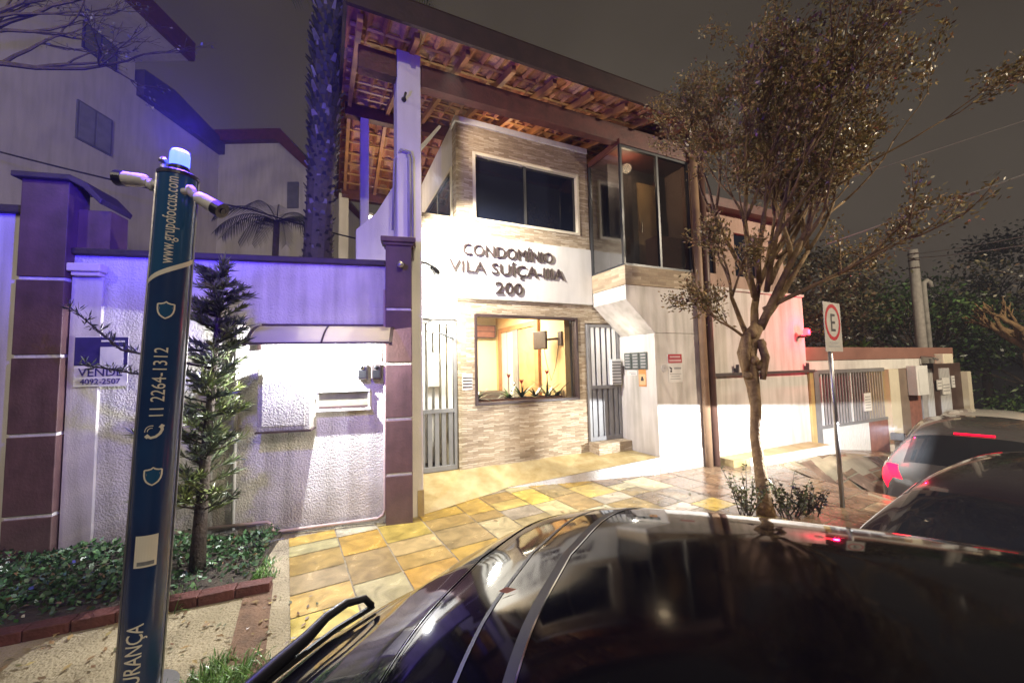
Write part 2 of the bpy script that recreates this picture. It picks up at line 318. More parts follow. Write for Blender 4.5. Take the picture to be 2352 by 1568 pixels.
# ------------------------------------------------------------------ mesh building
ORG = {}
class MB:
    def __init__(self): self.v = []; self.f = []; self.c = []
    def add(self, vs, fs, col=None):
        o = len(self.v); self.v += [tuple(p) for p in vs]
        for f in fs:
            self.f.append([o + i for i in f]); self.c.append(col)
    def box(self, a0, a1, b0, b1, c0, c1, fr=WD, col=None):
        vs = [fr(a, b, c) for c in (c0, c1) for b in (b0, b1) for a in (a0, a1)]
        self.add(vs, [(0, 2, 3, 1), (4, 5, 7, 6), (0, 1, 5, 4), (2, 6, 7, 3), (0, 4, 6, 2), (1, 3, 7, 5)], col); return self
    def prism(self, pts, fr, h0, h1, col=None):
        """polygon pts in two frame axes, extruded: fr(p, q, h)"""
        n = len(pts)
        vs = [fr(p, q, h0) for p, q in pts] + [fr(p, q, h1) for p, q in pts]
        self.add(vs, [list(range(n))[::-1], [n + i for i in range(n)]] + [(i, (i + 1) % n, n + (i + 1) % n, n + i) for i in range(n)], col); return self
    def tube(self, pts, rad, n=8, caps=True, col=None):
        P = [Vector(p) for p in pts]
        if not isinstance(rad, (list, tuple)): rad = [rad] * len(P)
        t0 = (P[1] - P[0]).normalized()
        a = Vector((0, 0, 1)) if abs(t0.z) < .9 else Vector((1, 0, 0))
        x = t0.cross(a).normalized(); vs = []
        for i, p in enumerate(P):
            t = ((P[min(i + 1, len(P) - 1)] - P[max(i - 1, 0)])).normalized()
            x = (x - t * x.dot(t)).normalized(); y = t.cross(x)
            for k in range(n):
                w = 2 * math.pi * k / n
                vs.append(p + (x * math.cos(w) + y * math.sin(w)) * rad[i])
        fs = []
        for i in range(len(P) - 1):
            for k in range(n):
                fs.append((i * n + k, i * n + (k + 1) % n, (i + 1) * n + (k + 1) % n, (i + 1) * n + k))
        if caps: fs += [list(range(n))[::-1], [(len(P) - 1) * n + k for k in range(n)]]
        self.add(vs, fs, col); return self
    def lathe(self, prof, c, n=16, axis=None, col=None):
        ax = Vector(axis or (0, 0, 1)).normalized()
        a = Vector((0, 0, 1)) if abs(ax.z) < .9 else Vector((1, 0, 0))
        x = ax.cross(a).normalized(); y = ax.cross(x); C0 = Vector(c); vs = []
        for r, h in prof:
            for k in range(n):
                w = 2 * math.pi * k / n
                vs.append(C0 + ax * h + (x * math.cos(w) + y * math.sin(w)) * r)
        fs = [(i * n + k, i * n + (k + 1) % n, (i + 1) * n + (k + 1) % n, (i + 1) * n + k) for i in range(len(prof) - 1) for k in range(n)]
        fs += [list(range(n))[::-1], [(len(prof) - 1) * n + k for k in range(n)]]
        self.add(vs, fs, col); return self
    def ball(self, c, r, n=10, sz=1.0, col=None):
        pr = [(max(1e-4, r * math.sin(math.pi * i / n)), -r * sz * math.cos(math.pi * i / n)) for i in range(n + 1)]
        return self.lathe(pr, c, n + 4, col=col)
    def text(self, s, size, fn, ext=.01, align='CENTER', spacing=1.0, sx=1.0):
        cu = bpy.data.curves.new('t', 'FONT'); cu.body = s; cu.size = size; cu.extrude = ext
        cu.align_x = align; cu.space_character = spacing; cu.resolution_u = 3
        ob = bpy.data.objects.new('t', cu); COL.objects.link(ob)
        bpy.context.view_layer.update()
        me = bpy.data.meshes.new_from_object(ob.evaluated_get(bpy.context.evaluated_depsgraph_get()))
        self.add([fn(v.co.x * sx, v.co.y, v.co.z) for v in me.vertices], [list(p.vertices) for p in me.polygons])
        bpy.data.objects.remove(ob); bpy.data.curves.remove(cu); bpy.data.meshes.remove(me); return self
    def refine(self, mx):
        tri = []
        for f in self.f:
            for k in range(1, len(f) - 1): tri.append((f[0], f[k], f[k + 1]))
        # ngons from text are already triangles or simple quads
        V = [Vector(p) for p in self.v]; out = []; st = tri
        while st:
            a, b, c = st.pop(); e = sorted((((V[a] - V[b]).length, a, b, c), ((V[b] - V[c]).length, b, c, a), ((V[c] - V[a]).length, c, a, b)))[-1]
            if e[0] <= mx: out.append([a, b, c]); continue
            V.append((V[e[1]] + V[e[2]]) / 2); m_ = len(V) - 1
            st += [(e[1], m_, e[3]), (m_, e[2], e[3])]
        self.v = [tuple(p) for p in V]; self.f = out; self.c = [None] * len(out); return self
    def build(self, name, m, parent=None, smooth=False, bevel=0, **tags):
        o0 = ORG.get(parent.name, (0, 0, 0)) if parent else tags.pop('org', (0, 0, 0))
        me = bpy.data.meshes.new(name)
        me.from_pydata([(x - o0[0], y - o0[1], z - o0[2]) for x, y, z in self.v], [], self.f)
        me.validate(); me.update()
        if any(c is not None for c in self.c) and len(me.polygons) == len(self.c):
            ca = me.color_attributes.new('Col', 'FLOAT_COLOR', 'CORNER')
            arr = np.ones((len(me.loops), 4), np.float32); k = 0
            for p, c in zip(me.polygons, self.c):
                if c is not None: arr[p.loop_start:p.loop_start + p.loop_total, :3] = c
            ca.data.foreach_set('color', arr.ravel())
        if smooth: me.polygons.foreach_set('use_smooth', [True] * len(me.polygons))
        me.materials.append(m)
        o = bpy.data.objects.new(name, me); COL.objects.link(o)
        if parent: o.parent = parent; ORG[o.name] = o0
        else: o.location = o0; ORG[o.name] = o0
        if bevel:
            b = o.modifiers.new('bevel', 'BEVEL'); b.width = bevel; b.segments = 2; b.limit_method = 'ANGLE'; b.angle_limit = R(40)
        for k, v in tags.items(): o[k] = v
        return o
def thing(name, label, category, loc, group=None):
    o = bpy.data.objects.new(name, None); COL.objects.link(o); o.location = loc; o.empty_display_size = .1
    o['label'] = label; o['category'] = category
    if group: o['group'] = group
    ORG[o.name] = tuple(loc)
    return o
def T(label, category, group=None):
    d = dict(label=label, category=category)
    if group: d['group'] = group
    return d
def ST(kind='structure'): return dict(kind=kind)
def GUZ(v): return lambda u, z, h=0.0: G(u, v - h, z)            # plane facing the street
def vary(c, a=.2, r=rnd):
    k = 1 + r.uniform(-a, a)
    return tuple(max(0, x * k * (1 + r.uniform(-a, a) * .25)) for x in c)

# ================================================================== SETTING
# road: one sheet to the horizon, dropping away to the right
xs = sorted(set([-300, -120, -60, -30, -15, -8, -4, -2, 0, 2, 4, 5, 6, 7, 8, 9, 10, 12, 14, 17, 20, 26, 34, 50, 80, 150, 300]))
ys = [-300, -120, -50, -25, -12, -6, -3, 0, 2, 4, 6, 8, 10, 12, 15, 20, 28, 40, 70, 140, 300]
b = MB(); vs = []
for y in ys:
    for x in xs: vs.append((x, y, road_z(x, y)))
nx = len(xs)
b.add(vs, [(j * nx + i, j * nx + i + 1, (j + 1) * nx + i + 1, (j + 1) * nx + i) for j in range(len(ys) - 1) for i in range(nx - 1)])
b.build('road', M['asphalt'], **ST())
KERB = [(-12, -1.25), (-2.2, 1.50), (.5, 2.08), (2.2, 2.75), (4.0, 3.58), (5.6, 4.33), (6.2, 4.61), (7, 4.98), (8, 5.45), (10, 6.38), (14, 8.25), (24, 12.9)]
def kerb_y(x):
    for (x0, y0), (x1, y1) in zip(KERB, KERB[1:]):
        if x0 <= x <= x1: return y0 + (y1 - y0) * (x - x0) / (x1 - x0)
    return KERB[-1][1]
# pavement body with its kerb
b = MB(); kx = [-12, -8, -5, -3.5, -2.2, -1, .5, 1.4, 2.2, 3, 4] + [4.3 + .3 * k for k in range(30)] + [14, 18, 24]
vs = []; fs = []
for x in kx:
    y = kerb_y(x); z = fall2(x, y); z2 = fall2(x, y + .14)
    vs += [(x, y, z - .95), (x, y, z - .012), (x - .005, y + .012, z), (x - .05, y + .14, z2)]
for i in range(len(kx) - 1):
    for k in range(3): fs.append((i * 4 + k, (i + 1) * 4 + k, (i + 1) * 4 + k + 1, i * 4 + k + 1))
b.add(vs, fs); b.build('kerb', M['kerb'], **ST())
b = MB(); vs = []; fs = []
for x in kx:
    y = kerb_y(x) + .14
    for k in range(25):
        yy = y + .16 * k if k < 20 else y + 3.04 + (22 - y) * ((k - 19) / 5) ** 2.0
        vs.append((x - .05, yy, fall2(x, yy) - .004))
for i in range(len(kx) - 1):
    for k in range(24): fs.append((i * 25 + k, (i + 1) * 25 + k, (i + 1) * 25 + k + 1, i * 25 + k + 1))
b.add(vs, fs); b.build('sidewalk', M['concrete'], **ST())

# stone slabs: columns that run towards the house, each slab its own tone
def clip(poly, n, d):
    out = []
    for i in range(len(poly)):
        p, q = poly[i], poly[(i + 1) % len(poly)]
        a_, b_ = p[0] * n[0] + p[1] * n[1] - d, q[0] * n[0] + q[1] * n[1] - d
        if a_ >= 0: out.append(p)
        if (a_ >= 0) != (b_ >= 0):
            t = a_ / (a_ - b_); out.append((p[0] + (q[0] - p[0]) * t, p[1] + (q[1] - p[1]) * t))
    return out
PA = R(30); pc, ps = math.cos(PA), math.sin(PA)
def P30(a, c): return (pc * a - ps * c, ps * a + pc * c)
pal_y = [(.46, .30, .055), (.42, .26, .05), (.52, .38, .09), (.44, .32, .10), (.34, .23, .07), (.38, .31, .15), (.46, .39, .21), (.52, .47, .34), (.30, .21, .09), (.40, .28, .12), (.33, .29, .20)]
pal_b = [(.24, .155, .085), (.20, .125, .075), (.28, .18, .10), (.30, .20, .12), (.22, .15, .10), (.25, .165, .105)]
halves = [((pc, ps), .03 + .02)]
for (x0, y0), (x1, y1) in zip(KERB[1:], KERB[2:]):
    ex, ey = x1 - x0, y1 - y0; l = math.hypot(ex, ey); n = (-ey / l, ex / l)
    halves.append((n, n[0] * x0 + n[1] * y0 + .15))
b = MB(); rs = random.Random(5)
a = -.02
while a < 12:
    wcol = rs.choice([.40, .44, .47, .36, .5]); c = .2 + rs.uniform(0, .4)
    while c < 10.5:
        ln = rs.choice([.24, .32, .40, .48, .56, .28])
        g = .0065
        q = [P30(a + g, c + g), P30(a + wcol - g, c + g), P30(a + wcol - g, c + ln - g), P30(a + g, c + ln - g)]
        ctr = P30(a + wcol / 2, c + ln / 2); u_, v_ = gu(*ctr), gv(*ctr)
        ok = (v_ < 1.0 and u_ > .0) or (u_ <= .0 and ld(*ctr) < .1)
        if ok and u_ < 13:
            for n, d in halves:
                if q: q = clip(q, n, d)
            if len(q) >= 3:
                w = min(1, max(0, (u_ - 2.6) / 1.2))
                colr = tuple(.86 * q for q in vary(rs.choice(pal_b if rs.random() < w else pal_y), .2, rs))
                z = .003 + rs.uniform(0, .002)
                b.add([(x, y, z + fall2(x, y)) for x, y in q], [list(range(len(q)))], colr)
        c += ln
    a += wcol
b.build('stone_paving', M['slab'], **ST())

# entrance platform in front of the gatehouse, wedge ramp on the left and white riser
toe = [(.06, .06), (.6, .24), (1.15, .43), (1.35, .52)]
b = MB()
top = [(.06, .87, .26), (1.35, .87, .26), (2.11, .87, .26), (3.69, .87, .26)]
vs = [G(.06, .06, .008), G(.6, .24, .008), G(1.15, .43, .008), G(1.35, .52, .012), G(2.11, .33, .095), G(3.69, .004, .26),
      G(3.69, .9, .262), G(2.9, .9, .262), G(2.11, .9, .262), G(1.35, .9, .26), G(.7, .9, .255), G(.06, .9, .25)]
b.add(vs, [(0, 1, 10, 11), (1, 2, 9, 10), (2, 3, 9), (3, 4, 8, 9), (4, 5, 7, 8), (5, 6, 7)])
b.build('entrance_platform', M['platform_stone'], **ST())
b = MB()
b.add([G(1.35, .515, -.01), G(2.11, .325, -.01), G(3.69, -.004, -.01), G(3.69, -.004, .257), G(2.11, .325, .093), G(1.35, .515, .010)], [(0, 1, 4, 5), (1, 2, 3, 4)])
b.build('platform_riser', M['spatter_wall'], **ST())

# planting bed soil by the left wall
b = MB()
bed = [(-5.2, 1.95), (-3.35, 2.72), (-2.13, 3.20), (-2.45, 4.22), (-5.2, 3.62)]
b.prism(bed, lambda x, y, z: (x, y, z), -.01, .05)
b.build('planting_soil', M['soil'], **ST())
# strip of dirt beside the paving
b = MB(); b.prism([(-2.10, 3.12), (-1.98, 3.30), (-1.33, 2.12), (-1.52, 2.05)], WD, -.01, .0025); b.build('dirt_strip', mat('dirt', (.13, .075, .045), .85, .35, 9, .6, 50), **ST())

# hills far away so that no bare horizon shows
b = MB(); vs = []; N = 72
for k in range(N + 1):
    w = 2 * math.pi * k / N; h = 5 + 2.5 * math.sin(3 * w) + 1.5 * math.sin(7 * w + 1)
    vs += [(170 * math.cos(w), 170 * math.sin(w), -6), (190 * math.cos(w), 190 * math.sin(w), h)]
b.add(vs, [(2 * k, 2 * k + 2, 2 * k + 3, 2 * k + 1) for k in range(N)])
b.build('hills', mat('hill_green', (.02, .025, .015), .9, .4, .2), **ST())

# ================================================================== LEFT BOUNDARY WALL
w = thing('boundary_wall', 'long white rough plaster wall behind the small conifer, from brown pillar to brown pillar', 'wall', L(-1.45, 0, 0))
MB().box(-2.94, .0, 0, .16, 0, 2.90, L).build('wall', M['rough_plaster'], w)
MB().box(-2.94, -.002, -.05, .20, 2.90, 2.965, L).build('coping', M['dark_cap'], w, bevel=.01)
MB().box(-2.93, -2.66, -.11, -.001, 2.72, 2.80, L).box(-2.91, -2.68, -.085, -.001, 2.68, 2.72, L).build('ledge', M['frame_white'], w, bevel=.01)
MB().box(-2.93, -2.68, -.035, -.001, 0, 2.68, L).build('pilaster', M['smooth_wall'], w, bevel=.005)
MB().tube([L(-1.50, -.02, .1), L(-1.50, -.02, 2.2)], .018, 8).build('conduit', M['white_paint'], w, smooth=True)
w2 = thing('boundary_wall', 'white plaster wall at the left edge, left of the tall brown pillar', 'wall', L(-4.4, 0, 0))
MB().box(-7.2, -3.31, .0, .16, 0, 3.28, L).build('wall', M['smooth_wall'], w2)
MB().box(-7.2, -3.312, -.05, .2, 3.28, 3.36, L).build('coping', M['dark_cap'], w2, bevel=.01)

def banded_pillar(s0, s1, z1, bands, label, dep0, dep1, arch=False):
    t = thing('brown_pillar', label, 'pillar', L((s0 + s1) / 2, dep0, 0), 'brown pillars of the boundary wall')
    MB().box(s0 + .01, s1 - .01, dep0 + .015, dep1, 0, z1 - .02, L).build('core', M['band_paint'], t)
    z0 = 0
    for zb in bands + [z1]:
        m = MB().box(s0, s1, dep0, dep1 - .004, z0, zb - (.016 if zb != z1 else 0), L)
        m.build('panel', M['maroon_paint'], t, bevel=.006); z0 = zb + .016
    if arch:
        pts = [(s0 - .05, z1), (s1 + .02, z1), (s1 + .14, z1 - .07), (s1 + .28, z1 - .22), (s1 + .30, z1 - .17), (s1 + .16, z1 - .01), (s1 + .03, z1 + .055), (s0 - .05, z1 + .055)]
        MB().prism(pts, lambda p, q, h: L(p, h, q), dep0 - .05, dep1 + .12).build('cap', M['dark_cap'], t, bevel=.008)
        MB().box(s1 + .001, s1 + .27, dep0 + .12, dep1 + .1, 2.9, z1 - .23, L).build('shoulder', M['maroon_paint'], t)
    else:
        MB().box(s0 - .05, s1 + .05, dep0 - .05, dep1 + .03, z1, z1 + .06, L).box(s0 - .025, s1 + .025, dep0 - .025, dep1 + .02, z1 - .035, z1, L).build('cap', M['maroon_paint'], t, bevel=.008)
    return t
banded_pillar(-3.31, -2.942, 3.60, [.43, 1.17, 1.90, 2.64], 'tall brown banded pillar at the far left with sloped cap', -.10, .16, True)
banded_pillar(0.002, .29, 3.16, [.54, 1.15, 1.77, 2.39], 'brown banded pillar between the white canopy and the gatehouse column', -.10, .06)

# canopy over the intercom
t = thing('canopy', 'small curved translucent canopy with brown end brackets on the white wall', 'canopy', L(-.6, 0, 2.1))
arc = [(-.005 - .40 * k / 8, 2.20 - .215 * (k / 8) ** 1.7) for k in range(9)]
b = MB(); vs = []
for s in (-1.27, -.60, .06):
    vs += [L(s, d, z) for d, z in arc]
b.add(vs, [(j * 9 + i, j * 9 + i + 1, (j + 1) * 9 + i + 1, (j + 1) * 9 + i) for j in range(2) for i in range(8)])
o = b.build('sheet', M['poly'], t, smooth=True)
sm = o.modifiers.new('t', 'SOLIDIFY'); sm.thickness = .004
for s in (-1.29, -.60, .075):
    r_ = .016 if s != -.60 else .009
    b = MB().prism(arc + [(d, z - (.03 if i else .03)) for i, (d, z) in list(enumerate(arc))[::-1]], lambda d, z, h: L(h, d, z + .004), s - r_, s + r_)
    if s != -.60: b.box(s - r_, s + r_, -.03, -.002, 1.94, 2.168, L)
    b.build('bracket', M['frame_dark'], t)
MB().box(-1.27, .06, -.425, -.408, 1.975, 1.996, L).build('front_bar', M['frame_dark'], t)
MB().box(-1.27, .06, -.03, -.002, 2.20, 2.222, L).build('wall_bar', M['frame_dark'], t)
t = thing('wall_lamp', 'bright lamp fixed to the wall under the curved canopy', 'lamp', L(-.6, 0, 2.1))
MB().box(-.68, -.52, -.06, -.002, 2.06, 2.10, L).build('base', M['white_paint'], t, bevel=.008)
MB().box(-.66, -.54, -.055, -.01, 2.045, 2.06, L).build('bulb', M['lamp_glow'], t)

# meter cabinet, parcel slot, intercoms, notice
t = thing('meter_cabinet', 'white plastered meter cabinet standing out from the wall left of the slot', 'cabinet', L(-1.0, -.2, 1.1))
MB().box(-1.235, -.745, -.205, -.002, 1.10, 1.74, L).build('body', M['rough_plaster'], t, bevel=.006)
MB().box(-1.25, -.73, -.215, -.002, 1.082, 1.10, L).build('base_lip', M['frame_dark'], t)
MB().box(-1.19, -.79, -.217, -.206, 1.15, 1.69, L).build('door', M['rough_plaster'], t, bevel=.003)
t = thing('parcel_slot', 'olive recessed parcel slot with a white sill in the lit wall', 'parcel slot', L(-.45, 0, 1.3))
MB().box(-.70, -.19, -.012, -.002, 1.285, 1.47, L).build('back_plate', mat('olive_plate', (.22, .21, .14), .45, .2, 9), t)
MB().box(-.73, -.16, -.075, -.002, 1.262, 1.285, L).build('sill', M['white_paint'], t, bevel=.004)
MB().box(-.715, -.175, -.03, -.012, 1.286, 1.318, L).build('flap', M['frame_dark'], t, bevel=.003)
MB().box(-.72, -.70, -.04, -.002, 1.287, 1.48, L).box(-.19, -.17, -.04, -.002, 1.287, 1.48, L).box(-.72, -.17, -.05, -.002, 1.47, 1.49, L).build('frame', M['white_paint'], t)
for k, (s, lab) in enumerate([(-.245, 'gray intercom with round speaker, left one of the two on the wall'), (-.10, 'dark intercom box beside the brown pillar, right one of the two')]):
    t = thing('intercom', lab, 'intercom', L(s, 0, 1.6), 'intercoms under the canopy')
    MB().box(s - .055, s + .055, -.085, -.002, 1.60, 1.765, L).build('box', M['steel' if k == 0 else 'cast_metal'], t, bevel=.012)
    MB().box(s - .038, s + .038, -.09, -.0855, 1.62, 1.70, L).build('grille', M['black_plastic'], t)
    MB().lathe([(.022, 0), (.022, .012), (.012, .016)], L(s, -.086, 1.732), 14, (-LV[0], -LV[1], 0)).build('button', M['chrome' if k == 0 else 'black_plastic'], t, smooth=True)
b = MB().box(-.32, -.045, -.01, -.002, 1.80, 1.935, L); o = b.build('notice_plate', M['paper'], None, org=L(-.18, 0, 1.8), **T('white notice plate with small dark lettering above the intercoms', 'notice'))
b = MB()
for k, wd in enumerate([.20, .12, .16]): b.box(-.30, -.30 + wd, -.0125, -.0102, 1.90 - k * .035, 1.915 - k * .035, L)
b.box(-.075, -.06, -.0125, -.0102, 1.83, 1.925, L).build('print', M['print_ink'], o)
# pipe along the base
t = thing('water_pipe', 'pinkish pipe along the foot of the white wall bending into the planting bed', 'pipe', L(-.5, -.05, 0))
pts = [L(-.01, -.03, 2.62), L(-.01, -.03, .16), L(-.03, -.035, .10), L(-.09, -.04, .07), L(-1.10, -.05, .045), L(-1.125, -.05, .07), L(-1.13, -.05, .12), L(-1.17, -.05, .155), L(-1.7, -.05, .15)]
MB().tube(pts, .017, 8).build('pipe', mat('pipe_pink', (.42, .31, .28), .5, .1, 8), t, smooth=True)
# sale sign
t = thing('sale_banner', 'navy and white sale banner reading VENDE on the left pilaster', 'banner', L(-2.66, -.05, 1.7))
MB().box(-2.87, -2.44, -.046, -.04, 1.60, 2.09, L).build('sheet', M['paper'], t)
MB().box(-2.87, -2.44, -.0485, -.0465, 1.805, 2.08, L).build('navy_field', M['sign_navy'], t)
MB().box(-2.665, -2.475, -.051, -.049, 1.80, 1.985, L).build('pale_panel', M['paper'], t)
b = MB(); b.box(-2.66, -2.58, -.051, -.049, 2.035, 2.052, L).box(-2.56, -2.47, -.051, -.049, 2.03, 2.047, L); b.build('white_print', M['paper'], t)
fb = lambda s0, z0: (lambda x, y, z: L(s0 + x, -.049 - z, z0 + y))
MB().text('VENDE', .115, fb(-2.655, 1.70), .002).build('lettering', M['sign_navy'], t)
MB().text('4092-2507', .075, fb(-2.655, 1.625), .002).build('lettering', M['sign_navy'], t)

# security camera on the brown pillar
t = thing('security_camera', 'small white dome security camera on the brown pillar by the gatehouse', 'security camera', L(.16, -.1, 2.9))
MB().lathe([(.03, 0), (.03, .05), (.022, .06)], L(.17, -.10, 2.90), 12, (-LV[0], -LV[1], 0)).build('base', M['white_paint'], t, smooth=True)
MB().ball(L(.17, -.175, 2.885), .035).build('dome', M['steel'], t, smooth=True)

# ================================================================== SECURITY TOTEM
TB = (-2.03, 2.2, 0); TR = .092
t = thing('security_totem', 'tall blue round security totem with a glowing blue beacon and two bullet cameras', 'security totem', TB)
tilt = Vector((.042, .0, 1)).normalized()
def TT(a, r, h):                     # a: angle round the tube from its front, h: height
    x = Vector((1, 0, 0)); x = (x - tilt * x.dot(tilt)).normalized(); y = tilt.cross(x)
    p = Vector(TB) + tilt * h + x * (r * math.sin(a)) - y * (r * math.cos(a)); return tuple(p)
FA = math.atan2(2.03, 2.2) * .92     # turned to the photographer
def shell(name, zlo, zhi, m, r=TR, par=t):
    b = MB(); n = 120; vs = []
    for k in range(n):
        a = FA + 2 * math.pi * k / n; vs += [TT(a, r, zlo(a)), TT(a, r, zhi(a))]
    b.add(vs, [(2 * k, 2 * ((k + 1) % n), 2 * ((k + 1) % n) + 1, 2 * k + 1) for k in range(n)])
    b.add([TT(FA + 2 * math.pi * k / n, r, zhi(0)) for k in range(n)], [list(range(n))])
    return b.build(name, m, par, smooth=False)
def diag(a):
    d = (a - FA + math.pi) % (2 * math.pi) - math.pi
    return 2.285 + .055 * max(-1.3, min(1.3, d)) * (1 if abs(d) < 1.6 else .6)
shell('lower_tube', lambda a: 0, lambda a: diag(a) - .0135, M['totem_navy'])
b = MB(); n = 120; vs = []
for k in range(n):
    a = FA + 2 * math.pi * k / n; vs += [TT(a, TR + .0015, diag(a) - .014), TT(a, TR + .0015, diag(a) + .014)]
b.add(vs, [(2 * k, 2 * ((k + 1) % n), 2 * ((k + 1) % n) + 1, 2 * k + 1) for k in range(n)]); b.build('stripe', M['cream_print'], t, smooth=True)
shell('upper_tube', lambda a: diag(a) + .0135, lambda a: 2.83, M['totem_blue'])
for o in list(COL.objects):
    if o.name in ('lower_tube', 'upper_tube'):
        o.data.polygons.foreach_set('use_smooth', [True] * 120 + [False] * (len(o.data.polygons) - 120))
for a in (-1.42, 1.42):
    b = MB(); vs = []
    for h in (0, 2.83): vs += [TT(FA + a - .07, TR + .001, h), TT(FA + a - .05, TR + .007, h), TT(FA + a + .05, TR + .007, h), TT(FA + a + .07, TR + .001, h)]
    b.add(vs, [(k, k + 1, 5 + k, 4 + k) for k in range(3)]); b.build('edge_strip', M['steel'], t)
MB().lathe([(TR + .005, 2.83), (TR + .005, 2.85), (TR - .02, 2.865), (.02, 2.87)], TB, 32, tilt).build('lid', M['black_plastic'], t, smooth=False)
MB().lathe([(.048, 2.868), (.048, 2.90)], TB, 24, tilt).build('beacon_base', M['black_plastic'], t)
MB().lathe([(.044, 2.90), (.047, 2.91), (.047, 2.975), (.040, 2.995), (.015, 3.0)], TB, 24, tilt).build('beacon_lens', M['beacon'], t, smooth=True)
def tt_text(s, size, h0, a0, r=TR + .0025, sx=1.0):
    # reads upwards: text x runs up the tube, text y to the left
    b = MB().text(s, size, lambda x, y, z: (x, y, z), .0012, 'LEFT', 1.02, sx).refine(.014)
    b.v = [TT(FA + a0 - y / TR, r + z, h0 + x) for x, y, z in b.v]; return b
tt_text('www.grupofoccus.com', .084, 2.315, .06, sx=.62).build('lettering', M['cream_print'], t)
tt_text('11 2264-1312', .082, 1.47, .18, sx=.82).build('lettering', M['cream_print'], t)
tt_text('SEGURANÇA', .098, -.012, .05, sx=.74).build('lettering', M['cream_print'], t)
# telephone handset mark: a thick curved stroke with two ends and two rings of sound
b = MB()
def stroke(b, pts, wd, r=TR + .002, closed=False):
    P = [Vector(p) for p in pts]; vs = []; N = len(P)
    for i, p in enumerate(P):
        q0 = P[i - 1] if (i or closed) else P[i]; q1 = P[(i + 1) % N] if (i < N - 1 or closed) else P[i]
        d = (q1 - q0).normalized(); n_ = Vector((-d.y, d.x)) * wd / 2
        for s_ in (1, -1): vs.append(TT(FA + (p.x + n_.x * s_) / TR, r, p.y + n_.y * s_))
    fs = [(2 * i, 2 * i + 1, 2 * ((i + 1) % N) + 1, 2 * ((i + 1) % N)) for i in range(N if closed else N - 1)]
    b.add(vs, fs)
cx_, cz_ = -.012, 1.405
stroke(b, [(cx_ - .030, cz_ - .028), (cx_ - .014, cz_ - .036), (cx_ + .006, cz_ - .030), (cx_ + .022, cz_ - .014), (cx_ + .030, cz_ + .006), (cx_ + .026, cz_ + .024)], .013)
stroke(b, [(cx_ - .036, cz_ - .022), (cx_ - .024, cz_ - .034)], .020); stroke(b, [(cx_ + .034, cz_ + .018), (cx_ + .020, cz_ + .028)], .020)
for rr in (.018, .030): stroke(b, [(cx_ - .012 + rr * math.cos(w_), cz_ - .002 + rr * math.sin(w_)) for w_ in [R(80 + 12 * k) for k in range(10)]], .004)
b.build('phone_mark', M['cream_print'], t)
for zc in (2.06, 1.17):
    b = MB(); s_ = .056
    pts = [(0, .60), (.13, .50), (.35, .44), (.55, .43), (.60, .41), (.60, .05), (.54, -.22), (.40, -.45), (.2, -.60), (0, -.70)]
    full = pts + [(-x, y) for x, y in pts[-2:0:-1]]
    stroke(b, [(x * s_ * 1.05 - .006, zc + y * s_ * 1.25) for x, y in full][::-1], .0075, closed=True)
    b.build('shield_mark', M['cream_print'], t)
    b = MB(); stroke(b, [(-.034, zc + .006), (.022, zc + .010)], .010); b.build('shield_bar', M['sticker_gray'], t)
    b = MB(); b.add([(x * s_ * .92 - .006, zc + y * s_ * 1.08, 0) for x, y in full][::-1] + [(-.006, zc, 0)], [(k, (k + 1) % len(full), len(full)) for k in range(len(full))]); b.refine(.02); b.v = [TT(FA + x / TR, TR + .0015, z) for x, z, q in b.v]; b.build('shield_field', M['totem_blue'], t)
# blank sticker on the lower tube
b = MB(); n = 8; vs = []
for k in range(n + 1):
    x = -.056 + .092 * k / n
    vs += [TT(FA + x / TR, TR + .002, .70), TT(FA + x / TR, TR + .002, .862)]
b.add(vs, [(2 * k, 2 * k + 2, 2 * k + 3, 2 * k + 1) for k in range(n)]); o = b.build('sticker', M['cream_print'], t)
b = MB(); vs = []
for k in range(n + 1):
    x = -.042 + .068 * k / n
    vs += [TT(FA + x / TR, TR + .0032, .71), TT(FA + x / TR, TR + .0032, .73)]
b.add(vs, [(2 * k, 2 * k + 2, 2 * k + 3, 2 * k + 1) for k in range(n)]); b.build('sticker_strip', M['sticker_gray'], o)
# bullet cameras
for side, ends in ((-1, [(-.09, 2.77), (-.13, 2.795), (-.17, 2.80), (-.30, 2.815)]), (1, [(.10, 2.73), (.15, 2.70), (.20, 2.67), (.29, 2.615)])):
    def cp(x, z, dy=-.05): return (TB[0] + .12 + x, TB[1] + dy, z)
    p = [cp(*e) for e in ends]
    br = MB().tube([cp(ends[0][0] * .7, ends[0][1]), p[0], p[1]], .018, 10).lathe([(.034, 0), (.034, .012)], cp(ends[0][0] * 1.12, ends[0][1]), 14, (side, 0, 0)).build('bracket', M['white_paint'], t, smooth=True)
    d = (Vector(p[3]) - Vector(p[1])).normalized()
    cb = MB().lathe([(.022, 0), (.033, .012), (.037, .05), (.040, .14), (.040, .16)], p[1], 18, d).build('bullet_camera', M['white_paint'], t, smooth=True)
    e = Vector(p[1]) + d * .16
    MB().lathe([(.0425, -.035), (.044, .012), (.036, .013)], e, 18, d).build('hood', M['black_plastic'], cb)
    MB().lathe([(.018, .0), (.018, .02)], e, 14, d).build('lens', M['tinted'], cb)
pa = TT(FA - 1.9, TR * .8, 2.86)
MB().tube([pa, (pa[0], pa[1], pa[2] + .05)], .014, 10).ball((pa[0], pa[1], pa[2] + .065), .022).build('sensor', M['steel'], t, smooth=True)
MB().lathe([(.17, 0), (.17, .014)], TB, 28).build('base_plate', M['steel'], t)

